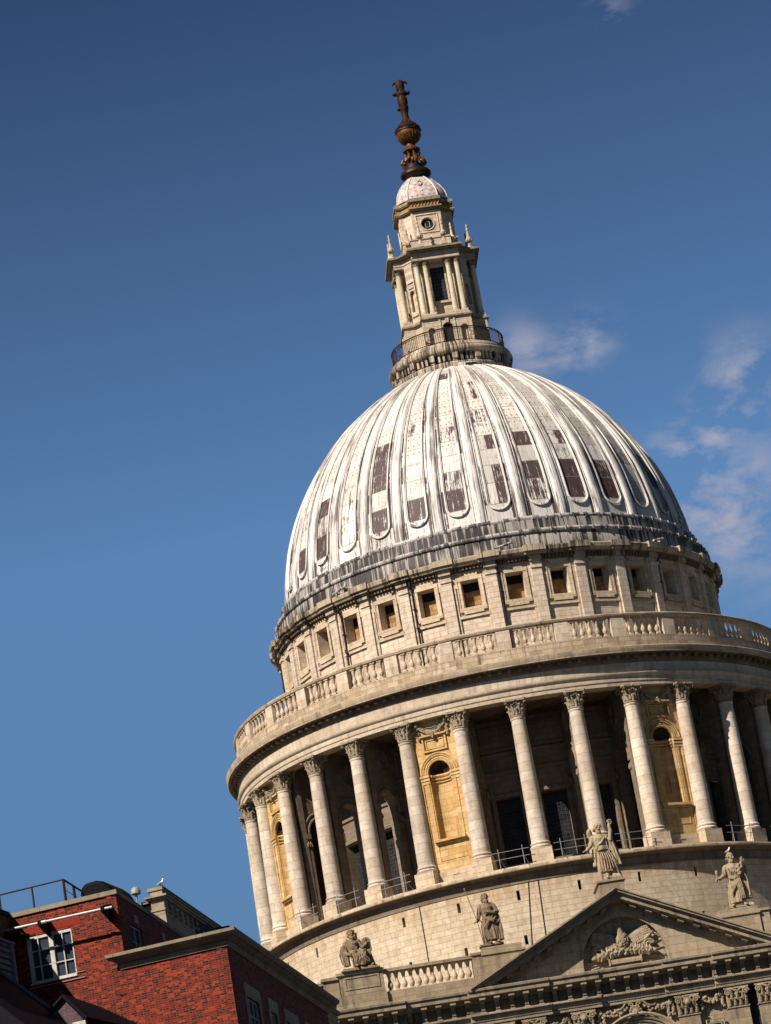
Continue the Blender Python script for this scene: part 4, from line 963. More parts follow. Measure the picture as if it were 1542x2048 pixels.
b = MB(); LX = .0
b.plate([(-8.6,37.4), (8.6,37.4), (0, 37.4+sl*8.6)], [[(-2.5,37.55), (2.5,37.55)]+arc(0, 37.75, 2.5, 0, 180, 28, 2.62)], 0, .5, lambda a, z, t: (X0+a, -36.5+t, z))
b.plate([(-2.6,37.45), (2.6,37.45)]+arc(0, 37.7, 2.62, 0, 180, 24, 2.75), [], .42, .5, lambda a, z, t: (X0+a, -36.5+t, z))
b.build('tympanum', M['transept'], cat, smooth=False)
# carved bird rising from flames, on rays
def relief():
    b = MB(); Y = -36.1
    cx, cz = X0, 38.55
    for i in range(44):
        a = -28+236*i/43+3*math.sin(i*3.3); r0 = 1.0; r1 = 2.35-.25*(i % 3 == 0)
        x1, z1 = cx+r1*math.cos(rad(a)), cz-.5+r1*math.sin(rad(a)); x0, z0 = cx+r0*math.cos(rad(a)), cz-.5+r0*math.sin(rad(a))
        if z1 < 37.62:
            t = (z0-37.62)/(z0-z1) if z1 < z0 else 1; x1 = x0+(x1-x0)*t; z1 = 37.62
        b.tube([(x0,Y,z0), (x1,Y-.02,z1)], [.035,.05], 4)
    for s_ in (-1, 1):                                    # wings: layered feathers
        Rw = Matrix.Rotation(-s_*rad(22), 3, 'Y')
        b.ell((cx+s_*.92, Y-.10, 39.22), (.78,.15,.40), Rw, 20, 12); b.ell((cx+s_*1.2, Y-.10, 39.0), (.62,.12,.34), Rw, 18, 10)
        rq = random.Random(20+s_)
        for row in range(6):
            for i in range(13):
                t = i/12; x = -.70+1.42*t; z = .34-.135*row-.30*(t-.45)**2; q = Rw@Vector((s_*x, -.16-.015*row, z))
                b.ell((cx+s_*.98+q.x+rq.uniform(-.02,.02), Y+q.y, 39.18+q.z), (.075,.05,.10), Matrix.Rotation(-s_*rad(40+25*t), 3, 'Y'), 7, 5)
        for i in range(11):
            t = i/10; q0 = Rw@Vector((s_*(-.30+1.05*t), -.10, -.28+.22*t)); an = rad(-78+80*t); L = .42+.25*t
            p0 = Vector((cx+s_*.98+q0.x, Y-.12, 39.12+q0.z)); p1 = p0+Vector((s_*math.cos(an)*L, .03, math.sin(an)*L))
            if p1.x-cx < 2.2 and p1.x-cx > -2.2: b.tube([p0, (p0+p1)/2, p1], [.06,.07,.03], 5)
    b.ell((cx,Y-.30,39.0), (.33,.28,.45), n=14, m=10)
    b.tube([(cx,Y-.15,38.5), (cx,Y-.30,38.9), (cx-.02,Y-.32,39.3), (cx-.08,Y-.42,39.6), (cx-.14,Y-.42,39.9)], [.20,.29,.25,.17,.13], 10)
    b.ell((cx-.14,Y-.42,40.0), (.17,.16,.15)); b.tube([(cx-.2,Y-.45,40.02), (cx-.42,Y-.42,39.96)], [.06,.02], 6)
    for i in range(90):
        rr = random.Random(i); a = rr.uniform(PI, 2*PI); h = rr.uniform(38.62, 39.5); q = math.sqrt(max(.05, 1-((h-39.0)/.47)**2)); b.ell((cx+.33*q*math.cos(a), Y-.3+.28*q*math.sin(a), h), (.06,.05,.09), n=6, m=4)
    rr = random.Random(11)
    for i in range(60):                                   # flames
        t = i/59; x = cx-1.55+3.1*t; z = 38.2+.25*math.sin(PI*t)+rr.uniform(-.15,.12)
        b.tube([(x,Y-.25,z-.12), (x+rr.uniform(-.1,.1),Y-.38,z+.05), (x+rr.uniform(-.14,.14),Y-.3,z+rr.uniform(.15,.4))], [.10,.09,.03], 6)
    for s_ in (-1, 1):
        for r, w in ((.30,.10), (.16,.08)): b.tube([(cx+s_*1.5+r*math.cos(rad(a)), Y-.2, 38.55+r*1.1*math.sin(rad(a))) for a in range(20, 330, 25)], w, 6)
        b.ell((cx+s_*1.75, Y-.2, 38.2), (.2,.2,.15)); b.tube([(cx+s_*1.3,Y-.2,38.9), (cx+s_*1.6,Y-.25,39.1), (cx+s_*1.85,Y-.2,39.35)], [.12,.1,.04], 6)
    b.box(cx-.95, cx+.85, Y-.35, Y, 37.72, 37.98); b.box(cx-1.0, cx-.92, Y-.4, Y, 37.66, 38.04); b.box(cx+.85, cx+.93, Y-.4, Y, 37.66, 38.04)
    return b.build('bird_relief', M['transept'], cat, 'carved bird with spread wings rising from flames in the half-round recess')
relief()
# pedestals and parapet
b = MB(); tbox(b, -.85, .60, -37.35, -34.5, 41.2, 42.35); tbox(b, -.95, .70, -37.45, -34.4, 42.35, 42.47); b.build('apex_pedestal', M['transept'], cat, smooth=False)
def parapet(sx):
    b = MB()
    bx = lambda x0, x1, y0, y1, z0, z1: tbox(b, min(sx*x0, sx*x1), max(sx*x0, sx*x1), y0, y1, z0, z1)
    bx(17.5, 17.98, -36.0, -35.0, 37.4, 39.15); bx(17.4, 18.08, -36.1, -34.9, 39.15, 39.32)
    bx(16.55, 17.45, -36.15, -35.0, 37.4, 39.35); bx(16.5, 17.55, -36.28, -34.9, 39.35, 39.52)
    bx(13.95, 16.5, -36.3, -35.0, 38.35, 39.5); bx(13.85, 16.65, -36.44, -34.9, 39.5, 39.66); bx(13.9, 16.55, -36.42, -35.0, 37.4, 38.32)
    bx(14.2, 16.25, -36.34, -36.28, 39.28, 39.36); bx(14.2, 16.25, -36.34, -36.28, 38.62, 38.7); bx(14.2, 14.3, -36.34, -36.28, 38.7, 39.28); bx(16.15, 16.25, -36.34, -36.28, 38.7, 39.28)
    bx(8.6, 13.95, -36.2, -35.4, 37.4, 38.12); bx(8.6, 13.95, -36.1, -35.6, 38.12, 38.26); bx(8.6, 13.95, -36.22, -35.5, 39.38, 39.56)
    bx(8.15, 8.75, -36.3, -35.4, 37.4, 39.5); bx(8.1, 8.8, -36.4, -35.3, 39.5, 39.64)
    bx(5.7, 8.15, -36.42, -35.0, 37.4, 39.40); bx(5.6, 8.2, -36.5, -35.0, 39.40, 39.52); bx(5.8, 8.12, -36.38, -35.2, 39.52, 39.86)
    b.build('parapet', M['transept'], cat, smooth=False)
parapet(-1); parapet(1)
b = MB(); b.lathe(bal_prof(1.15, 38.26, 1.12), 10); b.box(-.15,.15,-.15,.15,38.22,38.34); b.box(-.15,.15,-.15,.15,39.28,39.4)
tb = b.mesh('parapet_baluster', M['stone'])
for i in range(12):
    for sx in ((-1, 1) if i > 8 else (-1,)):
        o = link('parapet_baluster', tb, cat); o.location = (X0+sx*(13.62-.418*i)+.0, -35.85, 0)

# ================================================================== scaffold rails on the podium edge
def scaf(a0, a1, label):
    b = MB(); R = 20.25; n = 4
    for z in (48.3, 48.75): b.tube([P(a0+(a1-a0)*i/6, R, z) for i in range(7)], .02, 6)
    for i in range(2):
        a = a0+(a1-a0)*(i*1.55+.45)/2.4; b.tube([P(a, R, 47.62), P(a, R, 49.0)], .026, 6); b.tube([P(a, R, 48.4), P(a+.9, R-.6, 47.66)], .02, 5)
        b.ell(P(a+.8, R-.35, 47.72), (.16,.12,.09), n=8, m=5)
    o = b.build('scaffold_railing', M['rail_white']); tag(o, label, 'scaffold railing', 'scaffold railings along the colonnade edge')
names = {-9: 'scaffold railing jutting into the sky at the far left edge of the colonnade', -5: 'scaffold railing just right of the left ochre niche', -4: 'scaffold railing second bay right of the left ochre niche', -3: 'scaffold railing just left of the front ochre niche',
         -1: 'scaffold railing just right of the front ochre niche', 0: 'scaffold railing in the middle bay left of the apex statue', 1: 'scaffold railing behind and right of the apex statue', 3: 'scaffold railing just right of the right ochre niche', 4: 'scaffold railing at the right edge, second bay from the right niche'}
for m, nm2 in names.items():
    if m == -9: scaf(-101, -92, nm2)
    else: scaf(m*11.25-3.4, m*11.25+3.4, nm2)

# ================================================================== statues
def sculpt(name, b, mat, loc, voxel=.019, rz=0.0):
    me = b.mesh(name, mat); o = bpy.data.objects.new(name, me); COL.objects.link(o); o.location = loc; o.rotation_euler = (0,0,rz)
    m = o.modifiers.new('r', 'REMESH'); m.mode = 'VOXEL'; m.voxel_size = voxel; m.use_smooth_shade = True
    s = o.modifiers.new('s', 'SMOOTH'); s.iterations = 1; s.factor = .5
    return o
def head(b, c, s=1.0, turn=0.0, tilt=0.0, beard=True, hair=True):
    R = Matrix.Rotation(turn, 3, 'Z')@Matrix.Rotation(tilt, 3, 'X'); c = Vector(c); q = lambda x, y, z: c+R@Vector((x*s, y*s, z*s))
    b.ell(c, (.17*s,.20*s,.23*s), R, 14, 10)
    b.ell(q(0,-.02,-.10), (.12*s,.17*s,.16*s), R)                                   # jaw
    b.tube([q(0,-.185,.06), q(0,-.245,-.045), q(0,-.19,-.06)], [.022*s,.04*s,.03*s], 6)   # nose
    b.tube([q(-.12,-.165,.075), q(0,-.195,.065), q(.12,-.165,.075)], .028*s, 6)     # brow
    for k in (-1, 1):
        b.ell(q(k*.065,-.165,.03), (.03*s,.025*s,.02*s), R, 6, 5); b.ell(q(k*.085,-.15,-.04), (.05*s,.04*s,.045*s), R, 7, 5); b.ell(q(k*.175,0,0), (.025*s,.05*s,.07*s), R, 6, 5)
    b.tube([q(-.05,-.19,-.105), q(0,-.205,-.10), q(.05,-.19,-.105)], .018*s, 5)
    if beard:
        for i in range(14): a = -75+150*i/13; b.ell(q(.13*math.sin(rad(a)), -.03-.14*math.cos(rad(a)), -.20-.05*math.cos(rad(a))), (.05*s,.05*s,.085*s), R, 7, 5)
        b.ell(q(0,-.14,-.28), (.08*s,.07*s,.12*s), R)
    if hair:
        rr = random.Random(int(c.x*100)+3)
        for i in range(60):
            a = rr.uniform(0, 2*PI); e_ = rr.uniform(.1, 1.3); y = .2*math.cos(e_)*math.sin(a)
            if y < -.08 and e_ < .75: continue
            b.ell(q(.185*math.cos(e_)*math.cos(a), y*1.05+.02, .22*math.sin(e_)), (.06*s,.06*s,.045*s), R, 6, 5)
        for i in range(14): b.ell(q(rr.uniform(-.17,.17), .15, -.02-.015*i), (.06*s,.06*s,.05*s), R, 6, 5)
def hand(b, w, d, s=1.0, curl=.5, up=Vector((0,0,1))):
    """hand at wrist w pointing along d"""
    w = Vector(w); d = Vector(d).normalized(); side = d.cross(up).normalized(); nrm = side.cross(d).normalized()
    b.ell(w+d*.09*s, (.055*s,.035*s,.085*s), Matrix((side, nrm, d)).transposed(), 8, 6)
    for i in range(4):
        o = w+d*.15*s+side*(-.05+.033*i)*s; L = (.11,.13,.12,.09)[i]*s
        b.bone([o, o+d*L*.55-nrm*L*.25*curl, o+d*L*.8-nrm*L*.8*curl], [.021*s,.019*s,.015*s], 6)
    o = w+d*.05*s-side*.05*s; b.bone([o, o-side*.07*s+d*.06*s-nrm*.02, o-side*.08*s+d*.12*s-nrm*.03], [.024*s,.021*s,.016*s], 6)
def foot(b, p, d, s=1.0):
    p = Vector(p); d = Vector(d).normalized()
    b.bone([p, p+d*.16*s+Vector((0,0,-.03)), p+d*.30*s+Vector((0,0,-.055))], [.09*s,.08*s,.05*s])
    sd = d.cross(Vector((0,0,1)))
    for i in range(5): b.ell(p+d*(.34-.02*i)*s+sd*(-.06+.03*i)*s+Vector((0,0,-.06)), (.024*s,.024*s,.02*s), None, 6, 4)
def folds(b, pts, w=.05, n=1, spread=(0,0,0)):
    for i in range(n):
        t = (i-(n-1)/2); b.tube([(p[0]+t*spread[0]*(j+1)/len(pts)*1.0+t*spread[0]*.4, p[1]+t*spread[1], p[2]+t*spread[2]) for j, p in enumerate(pts)], [w*.7]+[w]*(len(pts)-2)+[w*.8], 6)
def skirt(b, cx0, cx1, z0, z1, rx0, rx1, ry, nf, dpt=.05, ph=0.0, y=0.0):
    """gathered cloth: a fluted closed body from hem z0 to waist z1"""
    n = 72; lv = 14; vs = []
    for j in range(lv+1):
        t = j/lv; z = z0+(z1-z0)*t; rx = rx0+(rx1-rx0)*t**.8; ryy = ry[0]+(ry[1]-ry[0])*t; cx = cx0+(cx1-cx0)*t
        for i in range(n):
            a = 2*PI*i/n; f = 1+dpt*(1-.65*t)*(math.sin(nf*a+ph+1.2*math.sin(2*a)+.8*t)+.5*math.sin((nf*1.7)*a+2*ph))*2
            vs.append((cx+rx*f*math.cos(a), y+ryy*f*math.sin(a), z))
    fs = [(j*n+i, j*n+(i+1) % n, (j+1)*n+(i+1) % n, (j+1)*n+i) for j in range(lv) for i in range(n)]+[tuple(range(n))[::-1], tuple(range(lv*n, lv*n+n))]
    b.add(vs, fs)
# standing man with a staff, arms gathered over the belly
b = MB(); b.box(-.78, .62, -.42, .45, 0, .12)
foot(b, (-.12,-.22,.22), (-.1,-1,0)); foot(b, (.33,-.25,.22), (.15,-1,0))
b.bone([(-.12,-.1,.2), (-.15,-.12,.9), (-.1,0,1.5)], [.11,.17,.22]); b.bone([(.33,-.1,.2), (.3,-.12,.9), (.2,0,1.5)], [.11,.16,.22])
skirt(b, .02, 0, .36, 1.75, .50, .36, (.36,.27), 9, .05)
b.tube([(0,0,1.55), (0,0,1.9), (-.02,.0,2.25), (-.02,.02,2.5)], [.36,.37,.40,.26], 14)
b.bone([(-.36,.02,2.36), (0,.02,2.44), (.34,.02,2.36)], [.18,.2,.18]); b.bone([(-.02,0,2.45), (-.03,-.04,2.72)], [.13,.11])
head(b, (-.03,-.06,2.88), 1.05, .3, -.05)
b.bone([(.38,0,2.32), (.52,-.08,1.95), (.30,-.35,1.88), (.0,-.44,1.93)], [.17,.16,.12,.09]); hand(b, (-.02,-.45,1.93), (-1,-.1,.05), 1.1)
b.bone([(-.40,0,2.3), (-.55,-.05,1.9), (-.62,-.22,1.62), (-.72,-.32,1.50)], [.16,.14,.11,.08]); hand(b, (-.72,-.34,1.50), (-.7,-.5,-.2), 1.1, 1.0)
for i in range(5): folds(b, [(-.42+.1*i,-.30,1.85-.03*i), (-.20+.1*i,-.42,1.55-.05*i), (.1+.08*i,-.40,1.45+.05*i)], .04)
for i in range(6): folds(b, [(-.50+.05*i,-.22-.02*i,1.55), (-.42+.03*i,-.34,1.15), (-.42+.07*i,-.33,.6), (-.40+.08*i,-.30,.32)], .04)
for i in range(6): folds(b, [(-.05+.06*i,-.38,1.7), (-.22+.02*i,-.42,1.3), (-.40+.04*i,-.36,1.0)], .035)
skirt(b, .42, .40, .30, 2.30, .26, .16, (.34,.24), 6, .08, 1.0, .05)
for i in range(5): folds(b, [(.42+.03*i,-.2+.05*i,2.2), (.62,-.2+.08*i,1.6), (.62+.02*i,-.22+.09*i,1.0), (.66,-.2+.09*i,.35)], .045)
b.tube([(-1.12,-.40,3.42), (-.72,-.42,1.55), (-.55,-.40,.12)], .028, 6); b.ell((-1.13,-.40,3.46), (.05,.05,.09))
skirt(b, -.42, -.45, .14, 1.3, .14, .08, (.14,.1), 4, .12, .4, -.25)
st = sculpt('statue', b, M['statue_dark'], (-7.52, -35.95, 39.93)); tag(st, 'dark standing robed statue holding a long slanting staff, left of the pediment', 'statue')
# statue on the pediment apex, one arm raised
b = MB(); b.box(-.62, .78, -.4, .45, 0, .16); b.box(-.15,.72,-.42,.42,.16,.30)
foot(b, (-.05,-.25,.28), (-.2,-1,0)); foot(b, (-.46,-.2,.1), (-.1,-1,0)); b.bone([(.35,-.2,.34), (.62,-.3,.33)], [.12,.07])
b.bone([(-.42,-.1,.05), (-.40,-.1,.8), (-.25,0,1.7)], [.10,.15,.22]); b.bone([(-.02,-.15,.3), (.0,-.15,.9), (.0,0,1.7)], [.11,.17,.22])
skirt(b, .0, -.12, .62, 2.0, .46, .33, (.34,.26), 10, .06)
for i in range(7): folds(b, [(-.35+.09*i,-.28,1.95), (-.36+.13*i,-.38,1.4), (-.42+.16*i,-.36,.75)], .042)
b.tube([(-.12,0,1.8), (-.12,0,2.15), (-.16,0,2.6), (-.18,.02,2.85)], [.33,.34,.40,.26], 14)
b.bone([(-.52,0,2.68), (-.18,0,2.78), (.18,0,2.70)], [.17,.2,.18]); b.bone([(-.18,0,2.8), (-.14,-.05,3.12)], [.13,.12])
head(b, (-.10,-.1,3.28), 1.12, .75, .35)
b.bone([(-.55,0,2.65), (-.72,-.05,2.25), (-.98,-.25,2.02)], [.16,.13,.10]); hand(b, (-.98,-.26,2.02), (-.7,-.5,-.25), 1.35, .3)
b.bone([(.22,0,2.68), (.50,-.1,2.45), (.58,-.18,2.95), (.56,-.18,3.30)], [.18,.17,.13,.10]); hand(b, (.56,-.18,3.3), (.1,-.1,1), 1.3, .8, Vector((0,1,0))); b.ell((.62,-.18,3.55), (.16,.1,.12))
for i in range(7): folds(b, [(.20-.05*i,-.28,2.72-.04*i), (-.05-.05*i,-.40,2.35-.03*i), (-.38-.02*i,-.32,2.0-.03*i)], .038)
folds(b, [(-.45,-.3,1.95), (-.1,-.42,2.02), (.2,-.3,1.98)], .07, 3, (0,0,.07))
skirt(b, .72, .45, .95, 2.6, .22, .20, (.30,.22), 5, .10, .3, .05)
for i in range(6): folds(b, [(.35+.06*i,-.15+.05*i,2.5), (.55+.06*i,-.2+.06*i,1.9), (.66+.05*i,-.18+.07*i,1.1)], .045)
skirt(b, -.62, -.5, 1.05, 2.1, .12, .14, (.2,.2), 4, .12, .2, .08); skirt(b, .42, .3, .2, 1.9, .40, .2, (.28,.2), 7, .08, .6, .12)
b.ell((-.62,.1,3.0), (.18,.14,.34)); b.tube([(-.55,.1,2.6), (-.65,.1,3.25)], [.14,.1], 8)
st3 = sculpt('statue', b, M['statue'], (X0-.13, -36.45, 42.47)); tag(st3, 'tall robed statue with one arm raised, on the peak of the pediment', 'statue')
# statue right of the pediment
b = MB(); b.box(-.82, .82, -.42, .42, 0, .10)
foot(b, (-.32,-.22,.2), (-.35,-1,0)); foot(b, (.32,-.22,.2), (.25,-1,0)); foot(b, (.62,-.1,.2), (.7,-.8,0))
b.bone([(-.3,-.1,.2), (-.22,-.12,.9), (-.15,0,1.6)], [.11,.17,.22]); b.bone([(.32,-.1,.2), (.25,-.1,.9), (.15,0,1.6)], [.11,.16,.22])
skirt(b, -.02, 0, .34, 1.85, .46, .34, (.36,.27), 8, .05, .7)
b.tube([(0,0,1.65), (0,0,2.0), (-.02,0,2.4), (-.02,.02,2.65)], [.34,.35,.41,.26], 14); b.bone([(-.38,0,2.5), (0,0,2.58), (.36,0,2.5)], [.17,.2,.18]); b.bone([(-.02,0,2.6), (0,-.05,2.9)], [.13,.12])
head(b, (0,-.08,3.07), 1.08, .65, .15)
b.bone([(-.42,0,2.45), (-.55,-.1,2.05), (-.86,-.28,1.85)], [.17,.15,.11]); hand(b, (-.86,-.28,1.85), (-.8,-.4,0), 1.2, .8); b.tube([(-1.05,-.35,1.65), (-.98,-.35,2.3)], [.03,.05], 6); b.ell((-1.0,-.35,2.22), (.09,.06,.16))
b.bone([(.40,0,2.45), (.55,-.1,2.05), (.50,-.32,2.35), (.52,-.36,2.62)], [.17,.16,.11,.08]); hand(b, (.52,-.36,2.62), (.25,-.1,1), 1.3, .3, Vector((0,1,0)))
folds(b, [(-.36,-.28,1.85), (0,-.36,1.78), (.36,-.28,1.86)], .06, 3, (0,0,.05))
for i in range(6): folds(b, [(.28-.05*i,-.34,1.72), (-.02-.06*i,-.42,1.3), (-.40+.02*i,-.36,.75+.06*i)], .04)
for i in range(4): folds(b, [(.05+.08*i,-.36,1.7), (.08+.09*i,-.40,1.2), (.10+.1*i,-.34,.5)], .04)
for i in range(6): folds(b, [(-.30+.11*i,-.33,2.45), (-.27+.10*i,-.40,2.15), (-.25+.09*i,-.34,1.9)], .03)
for i in range(8): b.ell((.32+.05*math.sin(i*2), -.38, 1.95+.08*i), (.12,.08,.07), n=7, m=5)
skirt(b, .62, .45, .55, 2.5, .24, .18, (.30,.22), 6, .09, .5, .08); skirt(b, -.42, -.40, .12, 1.5, .12, .10, (.2,.16), 5, .1, 0, .05)
for i in range(5): folds(b, [(.50+.04*i,-.2+.07*i,2.4), (.74,-.2+.09*i,1.6), (.74,-.18+.09*i,.65)], .045)
st4 = sculpt('statue', b, M['statue'], (7.02, -35.95, 39.87)); tag(st4, 'robed statue with a gull on its head, on the pedestal right of the pediment', 'statue')
# seated man with tablet
b = MB(); b.box(-1.15, 1.1, -.62, .5, 0, .1); b.box(-1.05, .98, -.55, .45, .1, .2)
b.box(-.2, .72, -.25, .45, .2, 1.12); b.bone([(.62,.1,1.1), (.78,.1,.3)], [.12,.14])
b.tube([(-.25,.05,.95), (-.25,.03,1.3), (-.28,0,1.65), (-.28,0,1.9)], [.36,.36,.42,.24], 14); b.bone([(-.62,0,1.72), (-.28,0,1.82), (.08,0,1.75)], [.17,.2,.18]); b.bone([(-.28,0,1.85), (-.26,-.05,2.1)], [.13,.11])
head(b, (-.25,-.08,2.25), 1.08, .25, -.05)
for i in range(9): a = i*40; b.ell((-.25+.17*math.cos(rad(a)), -.05+.17*math.sin(rad(a)), 2.42), (.07,.07,.05), n=6, m=4)
b.bone([(-.35,-.1,1.08), (-.2,-.55,1.05), (-.18,-.5,.35)], [.22,.2,.12]); b.bone([(.0,-.1,1.08), (.32,-.55,1.05), (.2,-.52,.35)], [.22,.2,.12])
foot(b, (-.18,-.5,.3), (-.1,-1,0), .9); foot(b, (.6,-.4,.3), (.6,-.8,0), .9)
skirt(b, .08, .05, .26, 1.15, .46, .42, (.34,.32), 8, .06, 0, -.32); folds(b, [(-.2,-.55,1.15), (.1,-.70,.85), (.05,-.66,.5), (.3,-.6,.35)], .06, 4, (.14,0,.02)); folds(b, [(.35,-.6,1.1), (.2,-.72,.7), (.4,-.66,.4)], .05, 4, (.09,0,.05))
b.bone([(-.65,0,1.7), (-.80,-.1,1.25), (-.62,-.42,1.0)], [.18,.17,.10]); hand(b, (-.60,-.44,1.0), (.5,-.6,-.3), 1.1, 1)
skirt(b, -.74, -.78, .38, 1.35, .16, .20, (.2,.2), 5, .12, .3, -.12); folds(b, [(-.85,-.2,1.6), (-.98,-.25,1.1), (-.85,-.25,.5)], .05, 3, (.1,0,.03))
folds(b, [(-.6,-.28,1.85), (-.3,-.42,1.45), (0,-.38,1.25)], .05, 3, (.0,0,.1)); b.tube([(-.55,-.5,1.15), (-.35,-.55,.1)], .03, 6)
b.bone([(.08,0,1.7), (.32,-.1,1.35), (.52,-.2,1.5)], [.17,.14,.1]); hand(b, (.52,-.2,1.52), (.1,0,1), 1.1, .9, Vector((0,1,0)))
b.prism([(.26,1.12), (.82,1.12), (.80,1.75)]+arc(.54, 1.68, .26, 0, 180, 8), -.12, .08, 'y')
st1 = sculpt('statue', b, M['statue_dark'], (-15.3, -35.95, 39.66)); tag(st1, 'dark seated bearded statue with a rounded tablet, on the left end of the parapet', 'statue')

# ================================================================== gulls
def gull(loc, rz, s, label):
    b = MB(); b.tube([(.22,0,.10), (.12,0,.12), (0,0,.17), (-.08,0,.24), (-.12,0,.31), (-.13,0,.36)], [.02,.06,.085,.07,.045,.04], 10); b.ell((-.135,0,.375), (.055,.045,.045)); 
    for y in (-.03, .03): b.tube([(0,y,.10), (0,y,0)], .008, 5); b.tube([(0,y,.006), (-.05,y,.006)], .01, 4)
    g_ = b.build('gull', M['feather_w']); g_.location = loc; g_.rotation_euler = (0,0,rz); g_.scale = (s,s,s)
    b = MB(); b.tube([(-.18,0,.37), (-.25,0,.355)], [.016,.006], 6); b.build('beak', M['tan'], g_)
    for y in (-1, 1): b = MB(); b.tube([(-.06,y*.05,.24), (.05,y*.07,.19), (.18,y*.04,.12), (.28,y*.02,.09)], [.03,.045,.03,.008], 8); b.build('wing', M['feather_g'], g_)
    tag(g_, label, 'gull')
# ================================================================== red brick building
cx, cy = -24.25, -118.81
BR = empty('brick_building', (cx, cy, 0), rad(-19.5)); tag(BR, 'red brick building with white gridded window and stone cornice, at bottom left', 'building')
SX, SY = -.113, .9936                                      # direction of the receding side wall, in the building's own axes
def sp(s_, off, z): return (SX*s_+SY*off, SY*s_-SX*off, z)  # s along the side wall, off outwards
b = MB()
hole = [(-7.2,26.06), (-5.5,26.06), (-5.5,27.72), (-7.2,27.72)]
b.plate([(-16,10), (0,10), (0,25.9), (-3.7,25.9), (-3.7,28.5), (-16,28.5)], [hole], 0, .35, lambda a, z, t: (a, t, z))
sh = [[(s0+.22,20.2), (s1-.22,20.2), (s1-.22,24.42), (s0+.22,24.42)] for s0, s1 in ((1.73,4.14), (5.44,6.95), (8.04,10.47), (11.6,13.0))]
b.plate([(.0,10), (16.6,10), (16.6,25.9), (.0,25.9)], sh, -.35, 0, lambda a, z, t: sp(a, t, z))
b.plate([(0,25.0), (24,25.0), (24,28.5), (0,28.5)], [[(s0,26.0), (s1,26.0), (s1,27.72), (s0,27.72)] for s0, s1 in ((1.5,3.1), (5.45,6.9), (8.7,10.2))], -.35, 0, lambda a, z, t: (SX*a+SY*t-3.7, SY*a-SX*t, z))
b.add([(-.35,.35,10), (-16,.35,10), (-16,.35,28.4), (-4,.35,28.4)], [])
b.build('wall', M['brick'], BR, smooth=False)
b = MB(); b.prism([(-16,.4), (-4.1,.4), (-4.1+SX*23,.4+SY*23), (-16,23)], 10, 28.4); b.prism([(-4,.5), (-.45,.5), (-.45+SX*16.2,.5+SY*15.8), (-4,16)], 10, 25.8); b.build('roof', M['slate'], BR, smooth=False)
# stone cornice of the lower block, front and side
def cprof(d): return [(0,25.86), (.06,25.86), (.08,25.92), (.12,25.98), (.12,26.02), (.05,26.03), (.10,26.07), (.24,26.13), (.30,26.17), (.38,26.19), (.46,26.27), (.46,26.38), (0,26.42)]
b = MB()
pf = cprof(0); A_ = [(x_, -o_, z) for x_, (o_, z) in zip([-3.98+0*p[0] for p in pf], pf)]
L1 = [(-3.84-o_*.9, -o_, z) for o_, z in pf]; L2 = [(o_*1.12, -o_, z) for o_, z in pf]; L3 = [sp(16.6+o_, o_, z) for o_, z in pf]
n = len(pf)
b.add(L1+L2+L3, [(i, i+1, n+i+1, n+i) for i in range(n-1)]+[(n+i, n+i+1, 2*n+i+1, 2*n+i) for i in range(n-1)]+[tuple(range(n))[::-1], tuple(range(2*n, 3*n))])
b.build('cornice', M['coping'], BR, smooth=False)
b = MB(); b.box(-3.7, -.1, .1, .4, 25.9, 26.40); b.add([sp(0,.0,26.40), sp(16.6,.0,26.40), sp(16.6,.18,26.55), sp(0,.18,26.55), sp(0,-.3,26.55), sp(16.6,-.3,26.55)], [(0,1,2,3), (3,2,5,4)]); b.build('lead_flashing', M['black'], BR, smooth=False)
b = MB(); b.box(-16, -3.64, -.07, .4, 28.5, 28.66)
b.add([(-3.64,-.07,28.5), (-3.64,-.07,28.66), (-3.64+SX*24,-.07+SY*24,28.66), (-3.64+SX*24,-.07+SY*24,28.5), (-4.0,.4,28.66), (-4+SX*24,SY*24,28.66)], [(0,1,2,3), (1,4,5,2)])
b.build('coping', M['coping'], BR, smooth=False)
# white gridded window
b = MB(); x0, x1, z0, z1 = -7.2, -5.5, 26.06, 27.72
b.box(x0, x1, .03, .14, z0, z0+.07); b.box(x0, x1, .03, .14, z1-.12, z1); b.box(x0, x0+.14, .03, .14, z0, z1); b.box(x1-.05, x1, .03, .14, z0, z1); b.box(-6.38, -6.22, .0, .14, z0, z1)
wf = b.build('window', M['white'], BR, 'white gridded window in the sunlit brick wall', smooth=False)
b = MB()
for x in (-6.79, -5.88): b.box(x-.018, x+.018, .02, .08, z0, z1)
for z in (26.62, 27.17): b.box(x0, x1, .025, .075, z-.016, z+.016)
b.build('glazing_bars', M['white'], wf, smooth=False)
b = MB(); b.box(x0, x1, .10, .115, z0, z1); b.build('pane', NT('blue_grey_glass').out(C(.03,.04,.06), .08), wf, smooth=False)
b = MB(); b.box(x0-.02, x1+.02, -.08, .05, z0-.06, z0); b.build('sill', M['white'], wf, smooth=False)
b = MB()
b.box(-7.46, -5.13, -.006, 0, 27.77, 28.01)
for i in range(32): b.box(-7.45+.0725*i-.0, -7.45+.0725*i+.062, -.012, -.004, 27.78, 28.0)
b.build('brick_lintel', M['brickm'], BR, smooth=False)
b = MB(); b.box(-7.31, -5.26, -.02, 0, 25.925, 26.0)
for i in range(31): b.box(-7.3+.0655*i, -7.3+.0655*i+.056, -.03, -.018, 25.93, 25.995)
b.build('brick_sill_course', M['brickm'], BR, smooth=False)
b = MB(); b.box(-7.3, -5.2, -.05, 0, 25.89, 25.915); b.box(-5.5, -5.2, -.05, 0, 26.10, 26.12); b.build('lead_drip', M['rail_white'], BR, smooth=False)
